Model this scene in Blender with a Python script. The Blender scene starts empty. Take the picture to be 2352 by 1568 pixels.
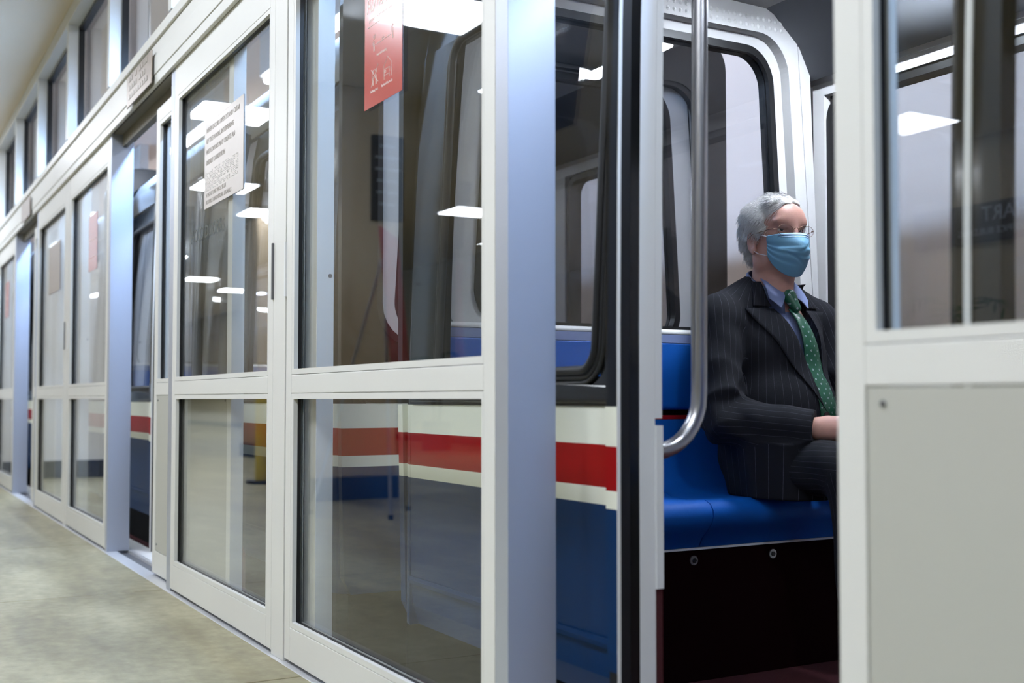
import bpy, bmesh, math, random
import numpy as np
from mathutils import Vector, Matrix, Euler
random.seed(7)
SC = bpy.context.scene
COL = SC.collection
PI = math.pi

# ------------------------------------------------------------------ camera
cam_d = bpy.data.cameras.new('camera'); cam = bpy.data.objects.new('camera', cam_d); COL.objects.link(cam)
cam.location = (0, 0, 0.76)
PITCH = math.radians(2.11)
cam.rotation_euler = (PI/2 + PITCH, 0, math.radians(60.554))
cam_d.sensor_width = 36.0
cam_d.lens = 2650/2352*36
cam_d.shift_y = 34.2/2352
cam_d.clip_start = 0.02; cam_d.clip_end = 200
cam_d.dof.use_dof = True; cam_d.dof.focus_distance = 3.40; cam_d.dof.aperture_fstop = 3.0
SC.camera = cam
# ------------------------------------------------------------------ world, exposure
w = bpy.data.worlds.new('world'); SC.world = w; w.use_nodes = True
w.node_tree.nodes['Background'].inputs[0].default_value = (0.75, 0.8, 0.9, 1)
w.node_tree.nodes['Background'].inputs[1].default_value = 0.02
SC.view_settings.view_transform = 'Standard'; SC.view_settings.look = 'None'
SC.view_settings.gamma = 1; SC.view_settings.use_curve_mapping = False
SC.view_settings.exposure = 0.0
SC.cycles.max_bounces = 8; SC.cycles.transparent_max_bounces = 24
SC.cycles.diffuse_bounces = 4; SC.cycles.glossy_bounces = 5
SC.cycles.use_denoising = True
SC.cycles.caustics_reflective = False; SC.cycles.caustics_refractive = False
SC.cycles.sample_clamp_indirect = 4.0

PANEL_E = 32.0      # radiance of the ceiling troffers
TRACK_E = 112.0       # cool strip lights above the track
CAR_E = 195.0        # cool lamps inside the cars

# ------------------------------------------------------------------ materials
def mat(name, col, rough=0.5, metal=0.0, spec=0.5, emis=None, es=1.0, coat=0.0, noise=None, bump=None):
    m = bpy.data.materials.new(name); m.use_nodes = True
    nt = m.node_tree; b = nt.nodes['Principled BSDF']
    b.inputs['Base Color'].default_value = (*col, 1)
    b.inputs['Roughness'].default_value = rough
    b.inputs['Metallic'].default_value = metal
    b.inputs['Specular IOR Level'].default_value = spec
    if coat: b.inputs['Coat Weight'].default_value = coat; b.inputs['Coat Roughness'].default_value = 0.05
    if emis: b.inputs['Emission Color'].default_value = (*emis, 1); b.inputs['Emission Strength'].default_value = es
    if noise or bump:
        tc = nt.nodes.new('ShaderNodeTexCoord')
    if noise:
        sc_, amt = noise
        n = nt.nodes.new('ShaderNodeTexNoise'); n.inputs['Scale'].default_value = sc_; n.inputs['Detail'].default_value = 6
        nt.links.new(tc.outputs['Object'], n.inputs['Vector'])
        r = nt.nodes.new('ShaderNodeMapRange'); r.inputs[3].default_value = 1-amt; r.inputs[4].default_value = 1+amt
        nt.links.new(n.outputs[0], r.inputs[0])
        mx = nt.nodes.new('ShaderNodeMix'); mx.data_type = 'RGBA'; mx.blend_type = 'MULTIPLY'; mx.inputs[0].default_value = 1
        mx.inputs[6].default_value = (*col, 1); nt.links.new(r.outputs[0], mx.inputs[7])
        nt.links.new(mx.outputs[2], b.inputs['Base Color'])
    if bump:
        sc_, st = bump
        n2 = nt.nodes.new('ShaderNodeTexNoise'); n2.inputs['Scale'].default_value = sc_; n2.inputs['Detail'].default_value = 4
        nt.links.new(tc.outputs['Object'], n2.inputs['Vector'])
        bp = nt.nodes.new('ShaderNodeBump'); bp.inputs['Strength'].default_value = st; bp.inputs['Distance'].default_value = 0.01
        nt.links.new(n2.outputs[0], bp.inputs['Height']); nt.links.new(bp.outputs[0], b.inputs['Normal'])
    return m
def srgb(r, g, b):
    f = lambda v: (v/255/12.92) if v/255 <= 0.04045 else ((v/255+0.055)/1.055)**2.4
    return (f(r), f(g), f(b))
def glass_mat(name, tint, f0=0.07, gain=1.0, rough=0.0):
    m = bpy.data.materials.new(name); m.use_nodes = True; nt = m.node_tree; nt.nodes.clear()
    out = nt.nodes.new('ShaderNodeOutputMaterial')
    lw = nt.nodes.new('ShaderNodeLayerWeight'); lw.inputs['Blend'].default_value = 0.5
    pw = nt.nodes.new('ShaderNodeMath'); pw.operation = 'POWER'; pw.inputs[1].default_value = 5.0
    nt.links.new(lw.outputs['Facing'], pw.inputs[0])
    mr = nt.nodes.new('ShaderNodeMapRange'); mr.inputs[3].default_value = f0; mr.inputs[4].default_value = gain
    nt.links.new(pw.outputs[0], mr.inputs[0])
    tr = nt.nodes.new('ShaderNodeBsdfTransparent'); tr.inputs[0].default_value = (*tint, 1)
    gl = nt.nodes.new('ShaderNodeBsdfGlossy'); gl.inputs['Roughness'].default_value = rough; gl.inputs[0].default_value = (1, 1, 1, 1)
    mx = nt.nodes.new('ShaderNodeMixShader')
    nt.links.new(mr.outputs[0], mx.inputs[0]); nt.links.new(tr.outputs[0], mx.inputs[1]); nt.links.new(gl.outputs[0], mx.inputs[2])
    nt.links.new(mx.outputs[0], out.inputs[0])
    return m
def emit(name, col, s):
    m = bpy.data.materials.new(name); m.use_nodes = True; nt = m.node_tree; nt.nodes.clear()
    out = nt.nodes.new('ShaderNodeOutputMaterial'); e = nt.nodes.new('ShaderNodeEmission')
    e.inputs[0].default_value = (*col, 1); e.inputs[1].default_value = s; nt.links.new(e.outputs[0], out.inputs[0])
    return m
M = {}
M['frame'] = mat('painted_aluminium', srgb(226, 227, 224), 0.38, noise=(3.0, 0.03), bump=(420, 0.05))
M['jamb'] = mat('satin_jamb', srgb(196, 203, 218), 0.42, metal=0.68, bump=(60, 0.03))
M['leafpanel'] = mat('leaf_panel_paint', srgb(186, 187, 180), 0.5, noise=(2.0, 0.03), bump=(500, 0.06))
M['seam'] = mat('dark_joint', srgb(70, 70, 66), 0.8)
M['black'] = mat('black_gasket', (0.006, 0.006, 0.007), 0.45)
M['blackgloss'] = mat('gloss_black', (0.008, 0.008, 0.008), 0.12)
M['sill'] = mat('sill_aluminium', srgb(214, 216, 220), 0.32, metal=0.35, bump=(200, 0.08))
M['groove'] = mat('sill_groove', srgb(95, 96, 100), 0.5)
M['glass'] = glass_mat('pane_glass', (0.972, 0.982, 0.976), 0.042, 1.0)
M['carglass'] = glass_mat('car_glass', (0.90, 0.905, 0.915), 0.045, 1.0)
M['lens'] = glass_mat('lens_glass', (0.97, 0.96, 0.98), 0.05, 0.9)
M['ceiling'] = mat('ceiling_paint', srgb(222, 210, 190), 0.85, noise=(1.5, 0.03))
M['backwall'] = mat('tan_wall', srgb(176, 164, 138), 0.7, noise=(1.2, 0.04))
M['column'] = mat('tan_column', srgb(196, 178, 150), 0.45, noise=(1.2, 0.04))
M['colbase'] = mat('dark_base', srgb(38, 42, 50), 0.4)
M['trackwall'] = mat('track_wall_paint', srgb(236, 216, 200), 0.8, noise=(0.8, 0.04))
M['soffit'] = mat('soffit_grey', srgb(122, 118, 108), 0.6)
M['panel_light'] = emit('troffer_light', (0.95, 1.0, 1.10), PANEL_E)
M['track_light'] = emit('track_strip_light', (0.40, 0.61, 1.0), TRACK_E)
M['tunnel_fill'] = emit('tunnel_fill_light', (0.78, 0.86, 1.0), 52.0)
M['car_light'] = emit('car_lamp', (0.80, 0.88, 1.0), CAR_E)
M['white'] = mat('white_plastic', srgb(228, 228, 226), 0.4)
M['ink'] = mat('sign_ink', srgb(146, 139, 131), 0.6)
M['whiteink'] = mat('white_ink', srgb(245, 240, 235), 0.5)
M['chrome'] = mat('brushed_steel', (0.60, 0.60, 0.62), 0.30, metal=1.0)
M['blue'] = mat('blue_vinyl', srgb(8, 88, 178), 0.5, spec=.3, noise=(6, 0.05), bump=(260, 0.05))
M['lavender'] = mat('lavender_trim', srgb(128, 142, 184), 0.5)
M['carwhite'] = mat('car_interior_white', srgb(218, 217, 216), 0.42)
M['cargrey'] = mat('car_interior_grey', srgb(228, 231, 234), 0.5, bump=(300, 0.04))
M['maroon'] = mat('maroon_carpet', srgb(66, 10, 20), 0.95, noise=(300, 0.5), bump=(400, 0.6))
M['redline'] = mat('red_trim', srgb(170, 12, 26), 0.5)
M['plaque'] = mat('etched_plaque', srgb(172, 164, 156), 0.33, metal=0.15, noise=(30, 0.05))
M['plaque2'] = mat('bronze_plaque', srgb(158, 146, 136), 0.35, metal=0.3, noise=(40, 0.2))
M['poster'] = mat('red_poster', srgb(186, 74, 66), 0.22, coat=0.5)
M['yellow'] = mat('yellow_paint', srgb(208, 180, 40), 0.5)
M['signboard'] = mat('dark_signboard', srgb(26, 28, 30), 0.35)
M['signtext'] = mat('silver_letters', srgb(190, 202, 214), 0.4)
M['leaf'] = mat('palm_green', srgb(52, 92, 42), 0.5, noise=(4, 0.3))
M['stem'] = mat('palm_stem', srgb(78, 72, 40), 0.7)
M['roof'] = mat('grey_roof', srgb(112, 114, 120), 0.75, spec=.25)
M['under'] = mat('underbody', srgb(11, 11, 12), 0.9, spec=.1)

def floor_mat():
    m = mat('polished_concrete', srgb(150, 148, 130), 0.42)
    nt = m.node_tree; b = nt.nodes['Principled BSDF']
    tc = nt.nodes.new('ShaderNodeTexCoord')
    n1 = nt.nodes.new('ShaderNodeTexNoise'); n1.inputs['Scale'].default_value = 2.0; n1.inputs['Detail'].default_value = 8; n1.inputs['Roughness'].default_value = 0.65
    n2 = nt.nodes.new('ShaderNodeTexNoise'); n2.inputs['Scale'].default_value = 22; n2.inputs['Detail'].default_value = 6
    mp = nt.nodes.new('ShaderNodeMapping'); mp.inputs['Scale'].default_value = (0.5, 1.4, 1)
    nt.links.new(tc.outputs['Object'], mp.inputs[0]); nt.links.new(mp.outputs[0], n1.inputs['Vector']); nt.links.new(tc.outputs['Object'], n2.inputs['Vector'])
    ad = nt.nodes.new('ShaderNodeMath'); ad.operation = 'MULTIPLY_ADD'; ad.inputs[1].default_value = 0.3
    nt.links.new(n2.outputs[0], ad.inputs[0]); nt.links.new(n1.outputs[0], ad.inputs[2])
    cr = nt.nodes.new('ShaderNodeValToRGB')
    cr.color_ramp.elements[0].position = 0.48; cr.color_ramp.elements[0].color = (*srgb(116, 108, 82), 1)
    cr.color_ramp.elements[1].position = 0.80; cr.color_ramp.elements[1].color = (*srgb(170, 165, 136), 1)
    e = cr.color_ramp.elements.new(0.62); e.color = (*srgb(139, 133, 104), 1)
    nt.links.new(ad.outputs[0], cr.inputs[0]); nt.links.new(cr.outputs[0], b.inputs['Base Color'])
    rr = nt.nodes.new('ShaderNodeMapRange'); rr.inputs[3].default_value = 0.32; rr.inputs[4].default_value = 0.55
    nt.links.new(n1.outputs[0], rr.inputs[0]); nt.links.new(rr.outputs[0], b.inputs['Roughness'])
    bp = nt.nodes.new('ShaderNodeBump'); bp.inputs['Strength'].default_value = 0.08; bp.inputs['Distance'].default_value = 0.01
    nt.links.new(n2.outputs[0], bp.inputs['Height']); nt.links.new(bp.outputs[0], b.inputs['Normal'])
    return m
M['floor'] = floor_mat()

# ------------------------------------------------------------------ mesh helpers
def obj(name, bm, m=None, parent=None, smooth=False, bevel=0.0, **tags):
    me = bpy.data.meshes.new(name)
    if isinstance(bm, bmesh.types.BMesh):
        bmesh.ops.recalc_face_normals(bm, faces=bm.faces[:]); bm.to_mesh(me); bm.free()
    else: me = bm
    o = bpy.data.objects.new(name, me); COL.objects.link(o)
    if m is not None:
        for mm in (m if isinstance(m, (list, tuple)) else [m]): me.materials.append(M[mm] if isinstance(mm, str) else mm)
    if smooth:
        me.polygons.foreach_set('use_smooth', [True]*len(me.polygons))
    if bevel:
        md = o.modifiers.new('bevel', 'BEVEL'); md.width = bevel; md.segments = 2; md.limit_method = 'ANGLE'
    if parent is not None: o.parent = parent
    for k, v in tags.items(): o[k] = v
    return o
def empty(name, loc=(0, 0, 0), rz=0.0, **tags):
    o = bpy.data.objects.new(name, None); COL.objects.link(o); o.location = loc; o.rotation_euler = (0, 0, rz)
    o.empty_display_size = 0.1
    for k, v in tags.items(): o[k] = v
    return o
def B(*boxes, bm=None):
    bm = bm or bmesh.new()
    for (x0, x1, y0, y1, z0, z1) in boxes:
        vs = [bm.verts.new(p) for p in ((x0,y0,z0),(x1,y0,z0),(x1,y1,z0),(x0,y1,z0),(x0,y0,z1),(x1,y0,z1),(x1,y1,z1),(x0,y1,z1))]
        for f in ((0,1,2,3),(4,7,6,5),(0,4,5,1),(1,5,6,2),(2,6,7,3),(3,7,4,0)): bm.faces.new([vs[i] for i in f])
    return bm
def prism(pts, a0, a1, axis='x', bm=None):
    """closed polygon pts (2D) extruded along an axis; x: pts=(y,z)  y: pts=(x,z)  z: pts=(x,y)"""
    bm = bm or bmesh.new()
    def P(p, a): return {'x': (a, p[0], p[1]), 'y': (p[0], a, p[1]), 'z': (p[0], p[1], a)}[axis]
    A = [bm.verts.new(P(p, a0)) for p in pts]; C = [bm.verts.new(P(p, a1)) for p in pts]
    n = len(pts)
    bm.faces.new(A); bm.faces.new(C[::-1])
    for i in range(n): bm.faces.new((A[i], A[(i+1) % n], C[(i+1) % n], C[i]))
    return bm
def tube(path, r, seg=12, bm=None, cap=True, closed=False):
    bm = bm or bmesh.new(); path = [Vector(p) for p in path]; n = len(path)
    rr = r if isinstance(r, (list, tuple)) else [r]*n
    rings = []; up = None
    for i, p in enumerate(path):
        if closed: d = path[(i+1) % n]-path[i-1]
        else: d = (path[min(i+1, n-1)]-path[max(i-1, 0)])
        d.normalize()
        if up is None:
            up = Vector((0, 0, 1)) if abs(d.z) < 0.9 else Vector((1, 0, 0))
        s = d.cross(up)
        if s.length < 1e-6: s = d.cross(Vector((0, 1, 0)))
        s.normalize(); up = s.cross(d).normalized()
        rings.append([bm.verts.new(p + (s*math.cos(t)+up*math.sin(t))*rr[i]) for t in [2*PI*k/seg for k in range(seg)]])
    for i in range(n if closed else n-1):
        a, b = rings[i], rings[(i+1) % n]
        for k in range(seg): bm.faces.new((a[k], a[(k+1) % seg], b[(k+1) % seg], b[k]))
    if cap and not closed:
        bm.faces.new(rings[0]); bm.faces.new(rings[-1][::-1])
    return bm
def rrect(u0, u1, v0, v1, r, n=6):
    pts = []
    for (cu, cv, a0) in ((u1-r, v1-r, 0), (u0+r, v1-r, PI/2), (u0+r, v0+r, PI), (u1-r, v0+r, 1.5*PI)):
        for k in range(n+1):
            a = a0+PI/2*k/n; pts.append((cu+r*math.cos(a), cv+r*math.sin(a)))
    return pts
def ring(outer, inner, a0, a1, axis, bm=None):
    """frame between two loops with equal counts, with thickness a0..a1"""
    bm = bm or bmesh.new()
    def P(p, a): return {'x': (a, p[0], p[1]), 'y': (p[0], a, p[1]), 'z': (p[0], p[1], a)}[axis]
    L = [[bm.verts.new(P(p, a)) for p in loop] for loop in (outer, inner) for a in (a0, a1)]
    n = len(outer); o0, o1, i0, i1 = L
    for k in range(n):
        j = (k+1) % n
        bm.faces.new((o0[k], o0[j], i0[j], i0[k])); bm.faces.new((o1[k], i1[k], i1[j], o1[j]))
        bm.faces.new((o0[k], o1[k], o1[j], o0[j])); bm.faces.new((i0[k], i0[j], i1[j], i1[k]))
    return bm
def cyl(c, r, h, axis='z', seg=16, bm=None):
    bm = bm or bmesh.new(); pts = [(r*math.cos(2*PI*k/seg), r*math.sin(2*PI*k/seg)) for k in range(seg)]
    if axis == 'z': return prism([(c[0]+a, c[1]+b) for a, b in pts], c[2], c[2]+h, 'z', bm)
    if axis == 'y': return prism([(c[0]+a, c[2]+b) for a, b in pts], c[1], c[1]+h, 'y', bm)
    return prism([(c[1]+a, c[2]+b) for a, b in pts], c[0], c[0]+h, 'x', bm)
def text(name, s, size, loc, m, parent=None, rot=(PI/2, 0, 0), align='LEFT', depth=0.0006, sx=1.0, **tags):
    cu = bpy.data.curves.new(name, 'FONT'); cu.body = s; cu.size = size; cu.align_x = align; cu.extrude = depth
    cu.resolution_u = 2
    t = bpy.data.objects.new(name+'_tmp', cu); COL.objects.link(t)
    dg = bpy.context.evaluated_depsgraph_get(); dg.update()
    me = bpy.data.meshes.new_from_object(t.evaluated_get(dg)); bpy.data.objects.remove(t)
    me.materials.clear()
    o = obj(name, me, m, parent, **tags)
    o.location = loc; o.rotation_euler = rot; o.scale = (sx, 1, 1)
    return o
def copy_tree(o, parent=None, loc=None):
    c = o.copy(); COL.objects.link(c)
    if parent is not None:
        c.parent = parent; c.matrix_parent_inverse = o.matrix_parent_inverse
    if loc is not None: c.location = loc
    for ch in list(o.children): copy_tree(ch, c)
    return c

# ================================================================== the hall
W = 1.0815                      # plane of the partition's face
P = 4.088                       # module of the partition
# floor: concrete slabs with sawn joints
fl = obj('floor', B((-46, 9, -7, 1.068, -0.25, -0.03)), 'seam', kind='structure', label='polished grey green concrete floor of the platform')
xs = [-4.72+1.655*k for k in range(-25, 9)]
for i in range(len(xs)-1):
    for (y0, y1) in ((-7, -4.3), (-4.3, -1.55), (-1.55, 1.068)):
        if xs[i] > 5: continue
        obj('slab', B((xs[i]+.003, xs[i+1]-.003, y0+.003, y1-(.003 if y1 < 1 else 0), -0.06, 0)), 'floor', fl, bevel=0.002)
ce = obj('ceiling', B((-46, 9, -7.0, 1.2, 3.15, 3.35)), 'ceiling', kind='structure', label='warm off-white plaster ceiling over the platform')
obj('wall_back', B((-46, 9, -7.2, -6.55, -0.1, 3.35)), 'backwall', kind='structure', label='tan wall at the back of the platform')
obj('wall_left', B((-46.3, -46, -7, 1.4, -0.1, 3.35)), 'trackwall', kind='structure', label='pale wall at the far end of the platform')
obj('wall_right', B((9, 9.3, -7, 1.4, -0.1, 3.35)), 'backwall', kind='structure', label='wall at the near end of the platform')
obj('baseboard_back', B((-46, 9, -6.55, -6.53, 0, 0.12)), 'colbase', kind='structure', label='dark baseboard along the back wall')
# the track side
obj('floor_track', B((-46, 9, 1.30, 5.0, -1.1, -0.75)), 'under', kind='structure', label='track bed below the cars')
obj('wall_track', B((-46, 9, 4.2, 4.5, -1.1, 4.2)), 'trackwall', kind='structure', label='pale wall beyond the track')
obj('ceiling_track', B((-46, 9, 1.2, 4.5, 3.9, 4.2)), 'trackwall', kind='structure', label='ceiling above the track')
obj('wall_edge', B((-46, 9, 1.2, 1.298, -1.1, -0.055)), 'under', kind='structure', label='platform edge wall below the sills')
for a in (-46.3, 9):
    obj('wall_end', B((a, a+.3, 1.4, 4.5, -1.1, 4.2)), 'trackwall', kind='structure', label='wall closing the track at its end')

# columns in the hall (seen reflected in the glass)
def column(x, y, lab):
    c = empty('column', (x, y, 0), label=lab, kind='structure', category='column')
    obj('shaft', B((-.34, .34, -.34, .34, .17, 3.15)), 'column', c, bevel=.01)
    obj('plinth', B((-.36, .36, -.36, .36, 0, .17)), 'colbase', c, bevel=.006)
for x, y, lab in ((-8.55, -1.05, 'square tan column with dark plinth nearest behind the easel'), (-15.0, -2.6, 'square tan column farther down the platform'), (-23.0, -2.6, 'square tan column far down the platform')):
    column(x, y, lab)
obj('wall_side', B((-14.5, -11.85, -.5, 1.06, 0.165, 3.15)), 'white', kind='structure', label='pale wall block projecting beside the partition far down the platform')
obj('baseboard_side', B((-14.52, -11.83, -.52, 1.06, 0, .165)), 'colbase', kind='structure', label='dark base of the pale wall block')

# ceiling troffers: some mirrored in the glass, others added unseen for light
def troffer(x, y, lab, s=0.31):
    t = empty('ceiling_light', (x, y, 3.15), label=lab, category='ceiling light', group='square troffer lights in the hall ceiling')
    obj('diffuser', B((-s, s, -s, s, -.012, -.004)), 'panel_light', t)
    obj('trim_frame', ring(rrect(-s-.03, s+.03, -s-.03, s+.03, .004, 1), rrect(-s, s, -s, s, .004, 1), -.016, 0, 'z'), 'white', t)
LT = [(-6.35,-.85),(-9.47,-.45),(-12.8,-1.3),(-6.95,-5.57),(-13.0,-4.5),(-14.4,-2.3),(-11.15,.1),(-23,-3.6),(-25,-4.9),(-4.3,-.35),(-2.9,-.7),(-1.0,-.6),(0.1,-.6),(-2.3,-3.4),  # near-end row and the one beside the pale wall block are added for light
      (-26,-1.2),(-31,-1.2),(-2.6,-5.6),(-31,-4.5),(-37,-1.2)]
ORD = ['first', 'second', 'third', 'fourth', 'fifth', 'sixth', 'seventh', 'eighth', 'ninth', 'tenth', 'eleventh', 'twelfth', 'thirteenth', 'fourteenth', 'fifteenth', 'sixteenth', 'seventeenth', 'eighteenth', 'nineteenth', 'twentieth', 'twenty-first', 'twenty-second', 'twenty-third']
for i_, (x, y) in enumerate(sorted(LT, key=lambda p: -p[0])): troffer(x, y, 'square white troffer light in the platform ceiling, %s from the near end' % ORD[i_])
d = empty('smoke_detector', (-8.35, .55, 3.15), label='small round brown detector on the ceiling above the partition', category='detector')
bm = cyl((0, 0, -.03), .05, .03); obj('base', bm, 'white', d, bevel=.004)
obj('sensor', cyl((0, 0, -.05), .032, .02), mat('detector_brown', srgb(120, 100, 70), .5), d, bevel=.004)

# ================================================================== the partition
XA, XB = -38.0, 3.0
# sill along the wall
si = obj('trim_1', B((XA, XB, 1.068, 1.132, -.05, 0.0)), 'sill', kind='structure', label='bright aluminium sill strip at the platform edge', bevel=.002)
obj('sill_groove', B((XA, XB, 1.132, 1.186, -.05, -.012)), 'groove', si)
obj('sill_strip', B((XA, XB, 1.186, 1.206, -.05, 0.001)), 'sill', si)
obj('edge_plate', B((XA, XB, 1.206, 1.298, -.05, -.002)), 'cargrey', si)
# header beam with reveals
hb = obj('trim_2', B((XA, XB, 1.078, 1.19, 2.112, 2.345)), 'frame', kind='structure', label='white header beam with long reveals over the doors', bevel=.002)
for i, (z0, z1, yy) in enumerate(((2.090, 2.1325, 1.064), (2.1335, 2.2095, 1.0605), (2.2105, 2.2685, 1.0655), (2.2695, 2.312, 1.054))):
    obj('moulding', B((XA, XB, yy, 1.08, z0, z1)), 'frame', hb, bevel=.0025)
obj('soffit', B((XA, XB, 1.09, 1.22, 2.095, 2.1115)), 'soffit', hb)
obj('door_track', B((XA, XB, 1.135, 1.16, 2.035, 2.095)), 'soffit', hb)
# clerestory windows above the beam
obj('trim_3', B((XA, XB, 1.07, 1.19, 3.06, 3.15)), 'frame', kind='structure', label='white head rail of the clerestory under the ceiling')
xc = [-.64-P/3*k for k in range(0, 27)]
for k, x in enumerate(xc):
    nm = 'clerestory mullion between the upper panes'
    mo = obj('trim_4', B((x-.055, x, 1.075, 1.155, 2.352, 3.06)), 'frame', kind='structure', label=nm, bevel=.002)
    obj('gasket', B((x-.05, x+.006, 1.136, 1.171, 2.352, 3.06)), 'black', mo)
    if k+1 < len(xc):
        wn = empty('window_%d' % (k+20), (0, 0, 0), kind='structure', label='clerestory pane above the header beam')
        obj('glass_pane', B((xc[k+1]+.002, x-.055, 1.172, 1.178, 2.345, 3.06)), 'glass', wn)
        obj('head_gasket', B((xc[k+1]+.002, x-.055, 1.14, 1.176, 3.035, 3.062)), 'black', wn)

# the glazed panel: built round x=0 at its left edge, width w
def glazed_panel(x0, x1, face, name, label, solid=False, backpost=None, kind='structure', thick=0.0325, ztop=2.098, cat=None):
    t = empty(name, (x0, face, 0), label=label, kind=kind)
    if cat: t['category'] = cat
    w = x1-x0; st = .048; th = thick
    for a in (0, w-st):
        obj('stile', B((a, a+st, 0, th, .012, ztop)), 'frame', t, bevel=.0015)
    obj('bottom_rail', B((st, w-st, 0, th, .012, .107)), 'frame', t, bevel=.0015)
    obj('middle_rail', B((st, w-st, 0, th, .7765, .829)), 'frame', t, bevel=.0015)
    obj('top_rail', B((st, w-st, 0, th, 1.968, ztop)), 'frame', t, bevel=.0015)
    bd = .019
    for (z0, z1, sol) in ((.108, .776, solid), (.830, 1.967, False)):
        if sol:
            obj('lower_panel', B((st+.0015, w-st-.0015, .002, .03, z0+.001, z1-.001)), 'leafpanel', t, bevel=.001)
            for (sx, sz) in ((st+.028, z1-.022), (w-st-.028, z1-.022), (st+.028, z0+.03)):
                obj('screw', cyl((sx, .0, sz), .0045, .004, 'y', 12), 'groove', t)
        else:
            o = rrect(st+.0008, w-st-.0008, z0+.0006, z1-.0006, .001, 1); i = rrect(st+bd, w-st-bd*.45, z0+.016, z1-.016, .001, 1)
            obj('glazing_bead', ring(o, i, .0004, .013, 'y'), 'frame', t)
            i2 = rrect(st+bd+.0004, w-st-bd*.45-.0004, z0+.0164, z1-.0164, .001, 1)
            obj('gasket', ring(o, i2, .0132, .0235, 'y'), 'black', t)
            obj('glass_pane', B((st+.004, w-st-.004, .0237, .0297, z0+.003, z1-.003)), 'glass', t)
            # bead on the track side
            obj('glazing_bead', ring(o, i, .031, th-.001, 'y'), 'frame', t)
    return t
ordn = ['nearest', 'second', 'third', 'fourth', 'fifth', 'sixth', 'seventh', 'eighth', 'ninth']
posts = []
for k in range(-1, 8):
    o = -k*P; near = ordn[max(k, 0)]
    f1 = glazed_panel(-3.258+o, -1.9845+o, W, 'window_%d' % (2*k+5), 'fixed white framed glass panel left of the %s door opening' % near)
    f2 = glazed_panel(-4.674+o, -3.3835+o, W, 'window_%d' % (2*k+6), 'fixed white framed glass panel with the %s leaf parked behind it' % ordn[min(max(k+1, 0), 8)])
    # posts and jambs
    for (a, b, y1, lb) in ((-1.983, -1.932, 1.19, 'white jamb at the left of the %s door opening' % near),
                       (-3.382, -3.270, 1.19, 'white post between the two fixed panels left of the %s opening' % near),
                       (-4.736, -4.6755, 1.11, 'white jamb post at the right of the %s opening' % ordn[min(max(k+1, 0), 8)])):
        po = obj('trim_5', B((a+o, b+o, W, y1, 0, 2.112)), 'frame' if a < -3.0 and a > -4 else 'jamb', kind='structure', label=lb, bevel=.0015)
    # return of the door pocket behind the near panel
    pk = obj('trim_6', B((-3.50+o, -3.15+o, 1.135, 1.187, 0, 2.112)), 'frame', kind='structure', label='pocket post behind the fixed panel', bevel=.0015)
    obj('screw', cyl((-3.15+o-.002, 1.175, 1.115), .006, .004, 'x', 12), 'groove', pk)
    obj('gap_seal', B((-3.270+o, -3.2585+o, 1.10, 1.13, 0, 2.112)), 'black', pk)
    if k < 7:
        # hinges at the joint
        for (hx, ln) in ((-3.383, .17), (-3.261, .16)):
            obj('hinge', B((hx-.004+o, hx+.006+o, W-.006, W+.002, 1.06, 1.06+ln)), 'groove' if hx < -3.3 else 'cargrey', pk)
    # sliding leaf
    if k < 0: continue
    lx = (-1.108 if k == 0 else -5.154+P) + (o if k else 0)
    if k == 0: lx = -1.108
    lf = glazed_panel(lx, lx+1.204, 1.115, 'door_%d' % (k+2), 'white sliding door leaf with solid lower panel in the %s opening' % near, solid=True, thick=.045, ztop=2.03)
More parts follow.
